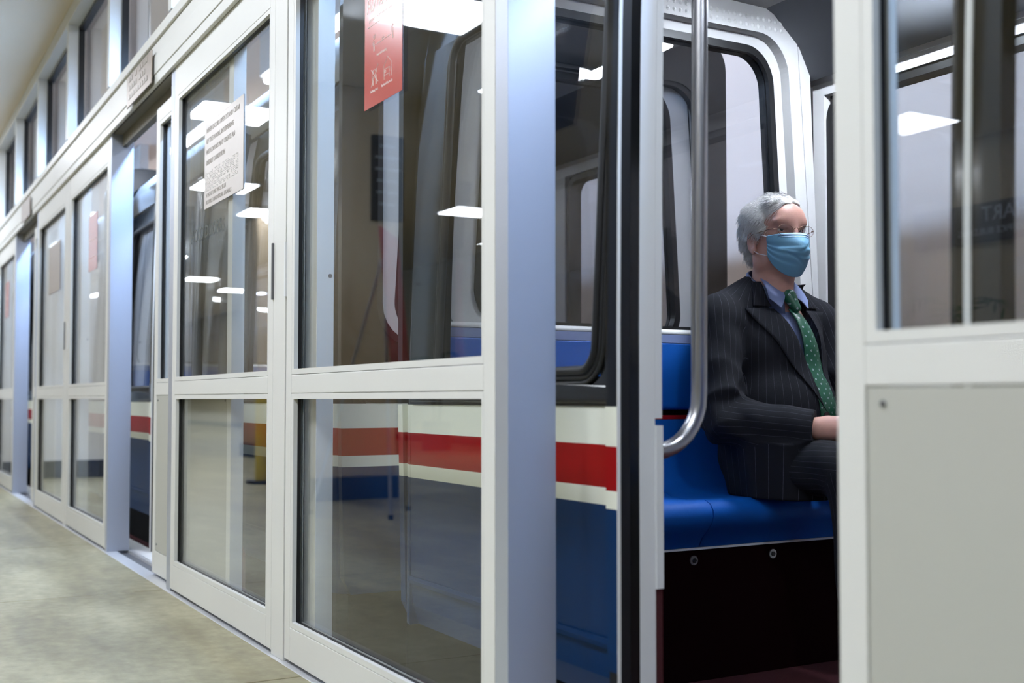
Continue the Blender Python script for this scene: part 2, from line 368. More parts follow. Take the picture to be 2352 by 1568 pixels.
# ================================================================== signs on the partition
def yface(x0, x1, z0, z1, y, th=.0012): return B((x0, x1, y-th, y, z0, z1))
GY = W+.0236
def red_poster(x0, k, full):
    x1 = x0+.234; z0, z1 = 1.491, 1.935
    if k: x1 = x0+.262; z0, z1 = 1.47, 1.78
    t = empty('advisory_poster', (x0, GY, z0), label=full, category='poster')
    w, h = x1-x0, z1-z0
    obj('sheet', B((0, w, -.0012, -.0005, 0, h)), 'poster', t); obj('backing', B((0, w, -.0005, 0, 0, h)), 'colbase', t)
    if k == 0:
        r = (PI/2, 0, 0); y = -.0014
        text('heading', 'ADVISORY', .075, (.016, y, .243), 'whiteink', t, r, depth=.0002, sx=.50)
        text('heading', 'HEALTH', .075, (.016, y, .325), 'whiteink', t, r, depth=.0002, sx=.60)
        text('subheading', 'protect yourself and others', .014, (.03, y, .218), 'whiteink', t, r, depth=.0002)
        text('caption', 'Practice Social Distancing', .0085, (.080, y, .121), 'whiteink', t, r, depth=.0002, sx=.68)
        text('caption', 'No Shaking Hands', .0088, (.040, y, .036), 'whiteink', t, r, depth=.0002, sx=.72)
        text('caption', 'Stay Home If You Are Sick', .0088, (.110, y, .036), 'whiteink', t, r, depth=.0002, sx=.70)
        text('caption', '6 feet', .0065, (.112, y, .155), 'whiteink', t, r, depth=.0002)
        bm = bmesh.new(); q = .00055
        def ln(pts): tube([(a, y, b) for a, b in pts], q, 6, bm)
        def man(cx, zb, s, flip=1):
            ln([(cx+.008*s*math.cos(a), zb+.088*s+.010*s*math.sin(a)) for a in [2*PI*i/14 for i in range(15)]])
            ln([(cx-.006*s, zb), (cx-.008*s, zb+.05*s), (cx-.012*s, zb+.035*s), (cx-.016*s, zb+.045*s), (cx-.010*s, zb+.072*s), (cx+.008*s, zb+.074*s), (cx+.016*s*flip, zb+.09*s), (cx+.02*s*flip, zb+.10*s)])
            ln([(cx+.006*s, zb), (cx+.006*s, zb+.06*s)]); ln([(cx, zb), (cx, zb+.03*s)])
        man(.062, .137, .42); man(.178, .140, .42, -1)
        ln([(.070, .152), (.168, .152)]); ln([(.022, .206), (.212, .206)])
        man(.056, .052, .40); man(.076, .052, .40, -1)
        ln([(.044, .094), (.088, .056)]); ln([(.044, .051), (.088, .099)])
        ln([(.125, .050), (.125, .083), (.148, .103), (.172, .084), (.172, .050)])
        ln([(.129, .050), (.129, .076)]); ln([(.131, .060), (.160, .060), (.160, .052)]); ln([(.160, .062), (.160, .075), (.134, .075)])
        ln([(.134+.003*math.cos(a), .069+.0035*math.sin(a)) for a in [2*PI*i/12 for i in range(13)]])
        obj('pictogram', bm, 'whiteink', t, kind='stuff')
    else:
        bm = bmesh.new()
        for zz in (.07, .17): tube([(.03, -.0014, zz), (w-.03, -.0014, zz)], .0012, 6, bm)
        obj('caption', bm, 'whiteink', t)
red_poster(-2.719, 0, 'large red health advisory poster with white line figures on the nearest glass panel')
red_poster(-2.71-P, 1, 'small red poster on the glass just left of the farther door opening')
red_poster(-2.9-2*P, 2, 'faint red poster on the farthest glass panel at the left edge')
def plaque(x0, k, lab):
    x1 = x0+.501; z0, z1 = 1.463, 1.783
    t = empty('safety_plaque', (x0, GY, z0), label=lab, category='sign')
    obj('plate', B((0, x1-x0, -.003, 0, 0, z1-z0)), 'plaque' if k == 0 else 'plaque2', t)
    if k == 0:
        for i, s in enumerate(('WHEN DOORS OPEN STAND CLEAR', 'OF THE DOORS. INTERFERING', 'WITH DOORS MAY CREATE AN', 'UNSAFE CONDITION')):
            text('lettering', s, .026, (.022, -.0032, .280-.040*i), 'ink', t, depth=.0003, sx=1.02)
        bm = bmesh.new(); rnd = random.Random(3)
        for row in range(4):
            for c in range(34):
                for dz in (0, .006, .012):
                    for dx in (0, .005):
                        if rnd.random() < .42:
                            zc = .120-.019*row+dz; xx = .02+c*.0125+dx
                            prism([(xx, zc), (xx+.0022, zc), (xx+.0022, zc+.0022), (xx, zc+.0022)], -.0042, -.003, 'y', bm)
        obj('braille', bm, 'white', t, kind='stuff')
        for i, s in enumerate(('A LIGHT LINE WILL SIGN', 'AUDIBLE AND VISUAL SIGNALS')):
            text('lettering', s, .022, (.022, -.0032, .040-.026*i), 'ink', t, depth=.0003, sx=1.1)
plaque(-4.283, 0, 'silver etched safety plaque with rows of lettering on the second glass panel')
plaque(-4.268-P, 1, 'brownish plaque on the glass panel between the two far door openings')
# HOLD DOORS decal, inside of the glass
t = empty('door_decal', (-4.484, GY-.0002, 1.357), label='faint grey lettering HOLD DOORS on the second glass panel below the silver plaque', category='decal')
text('lettering', 'HOLD DOORS', .070, (0, 0, 0), mat('decal_grey', srgb(62, 66, 58), .6), t, depth=.0002, sx=.95)
# plaques on the header beam
for k, lab in ((0, 'brown plaque with raised lettering on the header beam over the near left opening'), (1, 'small brown plaque on the header beam over the far opening')):
    x0, x1 = -5.472-k*P+.08*k, -4.958-k*P+.07*k
    t = empty('header_plaque', (x0, 1.052, 2.095), label=lab, category='sign')
    obj('plate', B((0, x1-x0, -.006, 0, 0, .142)), 'plaque2', t, bevel=.002)
    if k == 0:
        bm = bmesh.new()
        for r_ in range(3):
            for c in range(9):
                if random.random() < .8: B((.05+c*.045, .08+c*.045, -.008, -.006, .03+r_*.04, .05+r_*.04), bm=bm)
        obj('lettering', bm, 'plaque', t, kind='stuff')

# ================================================================== things in the hall that the glass mirrors
t = empty('building_sign', (-6.70, -6.55, 2.36), rz=PI, label='dark wall sign with silver letters HART on the tan back wall', category='sign')
obj('board', B((-1.02, 1.02, -.04, 0, -.19, .17)), 'signboard', t, bevel=.003)
text('lettering', 'HART', .19, (0, -.042, .0), 'signtext', t, align='CENTER', depth=.004)
text('lettering', 'SENATE OFFICE BUILDING', .085, (0, -.042, -.12), 'signtext', t, align='CENTER', depth=.003)
# notice board
t = empty('notice_board', (-8.205, -1.30, 2.46), rz=PI/2, label='dark framed notice board with pale lettering on the tan column', category='notice board')
obj('frame', ring(rrect(-.13, .13, -.33, .33, .01), rrect(-.11, .11, -.31, .31, .01), -.03, 0, 'y'), 'black', t)
obj('board', B((-.115, .115, -.012, -.004, -.315, .315)), 'signboard', t)
for i, s in enumerate(('NOTICE', 'OFFICE HOURS', 'PUBLIC TOURS', 'LEVEL ONE', 'LEVEL TWO', 'GALLERY')):
    text('lettering', s, .034, (0, -.014, .24-.09*i), 'signtext', t, align='CENTER', depth=.001)
# easel with poster
t = empty('display_easel', (-7.04, -.80, 0), rz=math.radians(35), label='slim metal easel on the platform in front of the column', category='easel')
for nm, p in (('leg', ((-.30, -.10, 0), (-.06, 0, 1.75))), ('leg', ((.30, -.10, 0), (.06, 0, 1.75))), ('leg', ((0, .50, 0), (0, .02, 1.70)))):
    lg = obj(nm, tube(p, .010, 8), 'chrome', t); obj('foot', cyl((p[0][0], p[0][1], 0), .017, .03), 'black', lg)
obj('ledge', B((-.27, .27, -.13, -.05, .86, .875)), 'chrome', t)
t2 = empty('red_placard', (-7.04, -.80, .88), rz=math.radians(35), label='tall red placard with white stripe resting on the easel', category='placard')
bm = prism([(-.115, 0), (-.105, 0), (-.015, .98), (-.025, .98)], -.30, .30, 'x'); obj('board', bm, mat('placard_red', srgb(150, 40, 46), .4), t2)
bm = prism([(-.049, .70), (-.047, .70), (-.037, .80), (-.039, .80)], -.29, .29, 'x'); obj('stripe', bm, 'white', t2)
t = empty('safety_bollard', (-10.2, -.95, 0), label='yellow bollard standing on the platform floor', category='bollard')
obj('post', cyl((0, 0, 0), .06, .95), 'yellow', t, smooth=False); obj('base', cyl((0, 0, 0), .14, .03), 'black', t)
def palm(x, y, lab, seed):
    rnd = random.Random(seed)
    t = empty('potted_palm', (x, y, 0), label=lab, category='plant')
    obj('pot', cyl((0, 0, 0), .22, .42, seg=20), 'colbase', t, bevel=.01)
    obj('soil', cyl((0, 0, .40), .20, .025, seg=20), 'stem', t)
    for i in range(4):
        a = i*1.6; obj('stem', tube([(0.06*math.cos(a), .06*math.sin(a), .42), (.09*math.cos(a), .09*math.sin(a), 1.0+.15*i)], .014, 8), 'stem', t)
    for i in range(14):
        a = 2*PI*i/14+rnd.uniform(-.2, .2); L = rnd.uniform(.7, 1.0); z0 = rnd.uniform(.9, 1.4); el = rnd.uniform(.5, 1.2)
        pts = []
        for s in range(9):
            u = s/8; r_ = L*u*math.cos(el)*(1+.3*u); z = z0+L*u*math.sin(el)-L*.75*u*u
            pts.append(Vector((r_*math.cos(a), r_*math.sin(a), z)))
        bm = tube(pts, [.006*(1-.7*s/8) for s in range(9)], 5); side = Vector((-math.sin(a), math.cos(a), 0))
        for s in range(2, 9):
            for sg in (-1, 1):
                p0 = pts[s]; d = (pts[s]-pts[s-1]).normalized(); l = .26*(1-.55*abs(s-4)/5)
                tip = p0+side*sg*l*.8+d*l*.6-Vector((0, 0, l*.35)); mid = p0.lerp(tip, .45); wv = d*.018
                v = [bm.verts.new(q) for q in (p0-wv*.4, p0+wv*.4, mid+wv, tip, mid-wv)]
                bm.faces.new(v)
        obj('frond', bm, 'leaf', t)
palm(-6.3, -5.35, 'leafy potted palm under the dark wall sign', 5)
palm(-4.0, -5.35, 'second potted palm beside the first against the back wall', 9)
palm(-15.6, -5.3, 'potted palm far down the hall against the tan wall', 12)

# ================================================================== the cars
def car_mat():
    m = mat('car_livery', (1, 1, 1), 0.35, spec=.18); nt = m.node_tree; b = nt.nodes['Principled BSDF']
    tc = nt.nodes.new('ShaderNodeTexCoord'); sp = nt.nodes.new('ShaderNodeSeparateXYZ'); cr = nt.nodes.new('ShaderNodeValToRGB')
    mr = nt.nodes.new('ShaderNodeMapRange'); mr.inputs[1].default_value = 0; mr.inputs[2].default_value = 1.0
    nt.links.new(tc.outputs['Object'], sp.inputs[0]); nt.links.new(sp.outputs[2], mr.inputs[0]); nt.links.new(mr.outputs[0], cr.inputs[0])
    cr.color_ramp.interpolation = 'CONSTANT'; el = cr.color_ramp.elements
    blue, white, red = srgb(7, 50, 98), srgb(250, 252, 238), srgb(160, 4, 12)
    el[0].position = 0; el[0].color = (*blue, 1); el[1].position = .543; el[1].color = (*white, 1)
    for p_, c in ((.5787, red), (.6664, white), (.746, (.008, .008, .008))):
        e = el.new(p_); e.color = (*c, 1)
    nt.links.new(cr.outputs[0], b.inputs['Base Color'])
    return m
M['livery'] = car_mat()
YC = 2.085
PROF = [(1.335, .149), (1.318, .20), (1.311, .272), (1.309, .40), (1.307, .745)]          # lower near side
UP = [(1.307, .745), (1.309, .90), (1.314, 1.10), (1.322, 1.30), (1.334, 1.50), (1.355, 1.72), (1.38, 1.84)]
ROOF = [(1.38, 1.84), (1.44, 1.95), (1.56, 2.05), (1.72, 2.12), (1.90, 2.15), (2.085, 2.16)]
def strip(prof, x0, x1, th=.03, mirror=False, bm=None):
    inn = []
    pts = list(prof)
    for i, p in enumerate(pts):
        a = pts[max(i-1, 0)]; c = pts[min(i+1, len(pts)-1)]
        d = Vector((c[0]-a[0], c[1]-a[1])).normalized(); n = Vector((d.y, -d.x)); inn.append((p[0]+n.x*th, p[1]+n.y*th))
    poly = pts+inn[::-1]
    if mirror: poly = [(2*YC-a, b) for a, b in poly]
    bm = bm or bmesh.new(); 
    n = len(pts)
    def P(p, a): return bm.verts.new((a, (2*YC-p[0]) if mirror else p[0], p[1]))
    o0 = [P(p, x0) for p in pts]; o1 = [P(p, x1) for p in pts]; i0 = [P(p, x0) for p in inn]; i1 = [P(p, x1) for p in inn]
    for k in range(n-1):
        bm.faces.new((o0[k], o0[k+1], o1[k+1], o1[k])); bm.faces.new((i0[k], i1[k], i1[k+1], i0[k+1]))
        bm.faces.new((o0[k], i0[k], i0[k+1], o0[k+1])); bm.faces.new((o1[k], o1[k+1], i1[k+1], i1[k]))
    bm.faces.new((o0[0], o1[0], i1[0], i0[0])); bm.faces.new((o0[-1], i0[-1], i1[-1], o1[-1]))
    return bm
def yz(z):
    for (a, b), (c, d) in zip(PROF[2:]+UP[1:], (PROF[2:]+UP[1:])[1:]):
        if b <= z <= d: return a+(c-a)*(z-b)/(d-b)
    return 1.31
def make_car():
    t = empty('subway_car', (0, 0, 0))
    XL, XR = -2.93, .648; D0, D1 = -1.834, -.46
    W0, W1 = -2.70, -1.952
    # near side lower skin, both sides of the door
    for (a, b) in ((XL+.05, -1.876), (-.42, XR-.05)):
        s = obj('side_skin', strip(PROF, a, b), 'livery', t, smooth=False)
        obj('belt_line', strip([(1.3045, .262), (1.302, .272), (1.3045, .282)], a, b, .006), 'livery', s)
    obj('side_skin', strip(PROF, XL+.05, XR-.05, mirror=True), 'livery', t)
    # lower glossy black band and pillars of the near side
    def up_part(nm, x0, x1, za, zb, m, y_off=0., th=.03, mirror=False, parent=t, sm=False):
        n = 8; pr = [(yz(za+(zb-za)*i/n)+y_off, za+(zb-za)*i/n) for i in range(n+1)]
        return obj(nm, strip(pr, x0, x1, th, mirror), m, parent, smooth=sm)
    for (a, b, w0, w1) in ((XL+.05, -1.876, W0, W1), (-.42, XR-.05, -.345, .42)):
        up_part('window_sill_band', a, b, .745, .806, 'blackgloss')
        up_part('pillar', a, w0, .806, 1.84, 'blackgloss'); up_part('pillar', w1, b, .806, 1.84, 'blackgloss')
        up_part('window_header', w0, w1, 1.70, 1.84, 'blackgloss')
        # rubber glazing gasket with three ribs
        for j, (dd, rr) in enumerate(((0, .011), (.014, .007), (.026, .006))):
            lp = rrect(w0-dd+.006, w1+dd-.006, .818-dd, 1.70+dd*.5, .055+dd, 6)
            obj('gasket', tube([(p[0], yz(min(p[1], 1.83))-.003-(.003 if j == 0 else 0), p[1]) for p in lp], rr, 8, closed=True), 'black', t, smooth=True)
        # black infill behind the rounded corners
        n = 8
        up_part('side_window', w0+.004, w1-.004, .812, 1.70, 'carglass', .012, .006)
        for (cx_, cz_, sx_, sz_) in ((w0, .812, 1, 1), (w1, .812, -1, 1), (w0, 1.70, 1, -1), (w1, 1.70, -1, -1)):
            pts = [(cx_, cz_)]+[(cx_+sx_*(.055-.055*math.sin(a)), cz_+sz_*(.055-.055*math.cos(a))) for a in [PI/2*i/6 for i in range(7)]]
            y = yz(cz_+sz_*.02); obj('window_corner', prism(pts, y+.004, y+.012, 'y'), 'black', t)
        # moulded cover below the window
        w_ = [(a+.02, .752), (b-.02, .752), (b-.02, .786), ((a+b)/2+.1, .800), (a+.02, .794)]
        obj('sill_cover', prism([(p[0], p[1]) for p in w_], 1.297, 1.307, 'y'), 'blackgloss', t, bevel=.003)
    # far side: windows
    for (w0, w1) in ((-2.80, -1.95), (-1.75, -.55), (-.35, .50)):
        o = rrect(w0-.028, w1+.028, .872, 1.778, .085); i = rrect(w0, w1, .90, 1.75, .06)
        obj('far_window', prism(i, 2.86, 2.866, 'y'), 'carglass', t)
        obj('window_rubber', ring(o, i, 2.808, 2.87, 'y'), 'black', t)
    for (a, b, z0, z1) in ((XL+.05, XR-.05, .745, .872), (XL+.05, XR-.05, 1.778, 1.84), (XL+.05, -2.828, .872, 1.778), (-1.922, -1.778, .872, 1.778), (-.522, -.378, .872, 1.778), (.528, XR-.05, .872, 1.778)):
        obj('far_wall_skin', B((a, b, 2.83, 2.862, z0, z1)), 'blackgloss', t)
        obj('inner_lining', B((a, b, 2.80, 2.828, z0, z1)), 'carwhite', t)
    obj('inner_lining', B((XL+.05, XR-.05, 2.795, 2.83, .0, .745)), 'carwhite', t)
    # lining of the near side below the windows
    for (a, b) in ((XL+.05, -1.876), (-.42, XR-.05)):
        obj('inner_lining', B((a, b, 1.342, 1.36, .0, .80)), 'carwhite', t)
    # roof
    for mir in (False, True):
        obj('roof_skin', strip(ROOF, XL+.05, XR-.05, .03, mir), 'roof', t, smooth=True)
        inn = [(1.368, 1.82), (1.375, 1.93), (1.42, 2.01), (1.52, 2.045), (2.085, 2.055)]
        obj('ceiling_lining', strip(inn, XL+.03, XR-.03, .008, mir), 'carwhite', t, smooth=True)
    # ceiling lamp over the end bench; short one added to light the jambs
    for (a, b, y_) in ((-2.54, -2.06, 2.42), (-1.18, -1.02, 1.56)):
        for yy in (y_,):
            l = obj('ceiling_lamp', B((a, b, yy, yy+.07, 2.008, 2.034)), 'car_light', t)
            obj('lamp_frame', ring(rrect(a-.012, b+.012, yy-.012, yy+.082, .004, 1), rrect(a, b, yy, yy+.07, .003, 1), 2.016, 2.04, 'z'), 'white', l)
    # floor, underframe
    obj('floor_carpet', B((XL+.04, XR-.04, 1.315, 2.84, -.03, 0.0)), 'maroon', t)
    obj('underframe', B((XL+.06, XR-.06, 1.345, 2.82, -.30, .149)), 'under', t) if False else obj('underframe', B((XL+.06, D0, 1.342, 2.82, -.32, -.031), (D1, XR-.06, 1.342, 2.82, -.32, -.031), (D0, D1, 1.315, 2.82, -.32, -.031)), 'under', t)
    [obj('skirt', B((a_, b_, 1.336, 1.345, -.03, .149)), 'under', t) for a_, b_ in ((XL-.034, -1.88), (-.42, XR+.034))]
    # door portal, left side: proud post, white line, rubber, grey jamb
    prp = [(yz(z)-.040, z) for z in (.272, .5, .745)]
    obj('door_post', strip([(1.285, .149)]+prp, -1.874, -1.836, .045), 'livery', t)
    obj('door_post', strip([(1.267+(yz(min(z, 1.83))-1.307)*.3, z) for z in (.745, 1.0, 1.3, 1.6, 1.84)], -1.874, -1.836, .045), 'blackgloss', t)
    def jamb(xa, xb, s):
        zs = [0.0, .3, .6, .9, 1.2, 1.5, 1.8, 1.98]
        def band(nm, ya, yb, m, z0=0., z1=1.98, x0=xa, x1=xb):
            bm = bmesh.new(); zz = [z0]+[z for z in zs if z0 < z < z1]+[z1]; rings_ = []
            for z in zz:
                dy = (yz(min(z, 1.83))-1.307)*.3 if z > .745 else 0
                rings_.append([bm.verts.new((x, y+dy, z)) for x, y in ((x0, ya), (x1, ya), (x1, yb), (x0, yb))])
            for a_, b_ in zip(rings_, rings_[1:]):
                for k in range(4): bm.faces.new((a_[k], a_[(k+1) % 4], b_[(k+1) % 4], b_[k]))
            bm.faces.new(rings_[0]); bm.faces.new(rings_[-1][::-1])
            return obj(nm, bm, m, t)
        band('trim_strip', 1.2675, 1.275, 'white', 0., 1.98, xb-.0015 if s > 0 else xa, xb if s > 0 else xa+.0015)
        r_ = band('door_rubber', 1.2755, 1.2965, 'black'); band('door_rubber', 1.297, 1.319, 'blackgloss')
        band('jamb_panel', 1.3195, 1.357, 'cargrey')
        band('jamb_edge', 1.3575, 1.374, 'cargrey', .722, 1.98)
        band('jamb_cover', 1.3575, 1.374, 'cargrey', .390, .708, xa+(.0005 if s > 0 else -.004), xb+(.004 if s > 0 else -.0005))
        band('jamb_carpet', 1.3575, 1.374, 'maroon', 0.0, .388)
    jamb(-1.874, -1.834, 1)
    # the right hand leaf of the car door, half closed
    for (a, b) in ((-1.05, -.98), (-.62, -.50)):
        up_part('door_leaf_stile', a, b, .806, 1.98 if False else 1.84, 'blackgloss', -.035, .03)
    obj('door_leaf_skin', strip([(1.285, .149), (1.268, .272), (1.266, .745)], -1.05, -.50), 'livery', t)
    up_part('door_leaf_stile', -1.05, -.50, .745, .806, 'blackgloss', -.035); up_part('door_leaf_stile', -.98, -.62, 1.72, 1.84, 'blackgloss', -.035)
    up_part('door_leaf_glass', -.98, -.62, .806, 1.72, 'carglass', -.02, .006)
    up_part('door_leaf_edge', -1.058, -1.0505, .15, 1.84, 'black', -.035, .03)
    up_part('trim_strip', -1.035, -1.024, .15, 1.84, 'white', -.0375, .002)
    # grab pole
    x = -1.862; path = []
    for i in range(12):
        z = 2.03-i*(2.03-.78)/11; path.append((x, 1.489+max(0, z-.8)*.010, z))
    for i in range(1, 9):
        a = PI/2*i/8; path.append((x, 1.377+.112*math.cos(a), .767-.112*math.sin(a)))
    path.append((x, 1.357, .655))
    obj('grab_pole', tube(path, .0165, 20), 'chrome', t, smooth=True)
    # end walls at both ends (inner lining ring with rubber and glass)
    def taper(me):
        for v in me.vertices:
            if v.co.z > .95: v.co.y = YC+(v.co.y-YC)*(1-.10*(v.co.z-.95))
    for (xe, s) in ((XL, 1), (XR, -1)):
        X = lambda d: xe+s*d
        def rg(nm, o, i, d0, d1, m): 
            a, b = sorted((X(d0), X(d1))); q_ = obj(nm, ring(o, i, a, b, 'x'), m, t); taper(q_.data); return q_
        win = rrect(1.52, 2.65, .985, 1.895, .10, 12); rub = rrect(1.497, 2.673, .960, 1.920, .12, 12)
        rec = rrect(1.455, 2.715, .955, 1.955, .13, 12); sur = rrect(1.40, 2.765, .93, 2.042, .10, 12); outer = rrect(1.345, 2.825, .0, 2.062, .10, 12)
        pane = prism(win, *sorted((X(.030), X(.036))), 'x'); taper(obj('end_window', pane, 'carglass', t).data)
        rg('window_rubber', rub, win, .0, .052, 'black')
        rg('window_recess', rec, rub, .0, .045, 'carwhite')
        e = rg('end_surround', sur, rec, .0, .085, 'carwhite'); 
        rg('surround_seam', rrect(1.394, 2.771, .924, 2.048, .105, 12), sur, .0, .078, 'black')
        rg('end_lining', outer, rrect(1.394, 2.771, .924, 2.048, .105, 12), .0, .083, 'carwhite')
        # white domes standing in for rows of reflected light dots on the surround
        bm = bmesh.new(); n = 46
        for row, (dy, dz) in enumerate(((0, 0), (.028, .026))):
            for k in range(n):
                y = 1.46+(2.69-1.46)*k/(n-1); z = 1.974+dz
                for (cy, cz) in ((y, z),):
                    vs = [bm.verts.new((X(.0855), cy+.0085*math.cos(q), cz+.0085*math.sin(q))) for q in [PI/4*j for j in range(8)]]
                    c0 = bm.verts.new((X(.089), cy, cz))
                    for j in range(8): bm.faces.new((vs[j], vs[(j+1) % 8], c0))
        taper(obj('light_dots', bm, 'white', e, kind='stuff').data)
        # outer end skin
        a, b = sorted((X(-.035), X(-.005)))
        low = prism([(1.345, .149), (1.32, .20), (1.308, .745), (2*YC-1.308, .745), (2*YC-1.32, .20), (2*YC-1.345, .149)], a, b, 'x'); obj('end_skin', low, 'livery', t)
        obj('end_skirt', B((a, b, 1.345, 2.825, -.30, .149)), 'under', t)
        up = rrect(1.308, 2*YC-1.308, .746, 2.13, .12); 
        upw = rrect(1.43, 2.74, .93, 1.94, .12)
        obj('end_mask', ring(up, upw, a, b, 'x'), 'blackgloss', t)
        obj('end_seal', ring(upw, rrect(1.45, 2.72, .945, 1.925, .12), *sorted((X(-.03), X(-.002))), 'x'), 'black', t)
        for yy in (1.307, ):
            # rounded corner post joining side and end
            pts = [(X(.05), 1.307)]+[(X(.05)-s*.085*math.sin(q), 1.392-.085*math.cos(q)) for q in [PI/2*i/6 for i in range(7)]]+[(X(.05), 1.392)]
            obj('corner_post', prism(pts, .149, .745, 'z'), 'livery', t, smooth=False)
            zz = [.745, .9, 1.1, 1.3, 1.5, 1.7, 1.84]; bm = bmesh.new(); prev = None
            for z in zz:
                dy = yz(z)-1.307; r_ = [bm.verts.new((p[0], p[1]+dy, z)) for p in pts[1:]]
                if prev: 
                    for k in range(len(r_)-1): bm.faces.new((prev[k], prev[k+1], r_[k+1], r_[k]))
                prev = r_
            obj('corner_post', bm, 'blackgloss', t, smooth=True)
            bm = bmesh.new(); prev = None
            for z in (.149, .745):
                r_ = [bm.verts.new((p[0], 2*YC-p[1], z)) for p in pts[1:]]
                if prev:
                    for k in range(len(r_)-1): bm.faces.new((prev[k], prev[k+1], r_[k+1], r_[k]))
                prev = r_
            obj('corner_post', bm, 'livery', t)
        obj('coupler', B((*sorted((X(-.25), X(-.035))), 2.0, 2.17, .02, .14)), 'under', t, bevel=.01)
        # bench across the end
        bn = empty('bench_seat', (0, 0, 0)); bn.parent = t
        def pf(pts): return [(X(d), z) for d, z in pts]
        y0, y1 = 1.365, 2.79
        # backrest ledge and upper pad
        obj('ledge', prism(pf([(.086, .958), (.10, .968), (.155, .968), (.162, .960), (.162, .953), (.086, .953)]), y0, y1, 'y'), 'white', bn, bevel=.002)
        obj('ledge_face', prism(pf([(.088, .952), (.164, .952), (.166, .927), (.088, .927)]), y0, y1, 'y'), 'lavender', bn)
        obj('upper_pad', prism(pf([(.088, .926), (.168, .926), (.176, .85), (.182, .735), (.176, .728), (.088, .728)]), y0, y1, 'y'), 'blue', bn, bevel=.004)
        obj('back_gap', prism(pf([(.088, .727), (.150, .727), (.150, .712), (.088, .712)]), y0, y1, 'y'), 'black', bn)
        obj('red_trim', prism(pf([(.088, .7115), (.172, .7115), (.172, .700), (.088, .700)]), y0, y1, 'y'), 'redline', bn)
        seatp = [(.088, .699), (.186, .699), (.196, .66), (.208, .60), (.232, .545), (.27, .505), (.33, .487), (.40, .484), (.445, .488), (.475, .489), (.497, .480), (.509, .464), (.511, .448), (.505, .430), (.488, .410), (.462, .385), (.448, .360), (.088, .360)]
        for (a, b) in ((y0, 1.979), (1.983, y1)):
            bm = prism(pf(seatp), a, b, 'y'); so = obj('seat_shell', bm, 'blue', bn, smooth=True); so.data.set_sharp_from_angle(angle=math.radians(40))
        obj('base_trim', prism(pf([(.40, .359), (.448, .359), (.448, .353), (.40, .353)]), y0, y1, 'y'), 'cargrey', bn)
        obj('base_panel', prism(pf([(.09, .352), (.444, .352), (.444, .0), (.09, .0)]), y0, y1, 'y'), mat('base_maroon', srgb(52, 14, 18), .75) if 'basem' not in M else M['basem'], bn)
        for yb in (1.70, 1.965, 2.245, 2.52):
            bt = obj('bolt', cyl((X(.444)-(0 if s > 0 else .004), yb, .325), .013, .004, 'x', 16), 'chrome', bn); 
            obj('bolt_head', cyl((X(.448)-(0 if s > 0 else .003), yb, .325), .007, .003, 'x', 6), 'black', bt)
    return t
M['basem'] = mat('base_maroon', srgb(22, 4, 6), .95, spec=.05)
car = make_car()
CARS = ('blue red and white subway car the seated man rides in', 'second subway car coupled beyond the nearest one', 'third subway car seen through the far opening', 'last subway car of the train')
car['label'] = CARS[0]; car['category'] = 'subway car'; car['group'] = 'cars of the subway train'
for k in range(1, 4):
    c = copy_tree(car, None, (-k*P, 0, 0)); c['label'] = CARS[k]
# strip lights over the track; tunnel row added to brighten the wall beyond
for k in range(9):
    x = 1.5-k*3.4
    t = empty('tunnel_fill', (x, 3.0, 3.5), label='added cool fill strip under the tunnel ceiling, %s from the near end' % ORD[k], category='strip light', group='added fill strips under the tunnel ceiling')
    obj('tube', tube([(-.9, 0, 0), (.9, 0, 0)], .03, 10), 'tunnel_fill', t)
    obj('housing', B((-.95, .95, -.05, .05, .032, .40)), 'white', t)
for k in range(14):
    x = 2.0-k*2.05
    t = empty('strip_light', (x, 1.42, 2.46), label='cool strip light hung over the gap beside the cars, %s from the near end' % ORD[k], category='strip light', group='strip lights over the track')
    obj('tube', tube([(-.9, 0, 0), (.9, 0, 0)], .03, 10), 'track_light', t)
    obj('housing', B((-.95, .95, -.05, .05, .032, .07)), 'white', t)
    for a in (-.6, .6): obj('hanger', tube([(a, 0, .07), (a, 0, 1.44)], .006, 6), 'chrome', t)
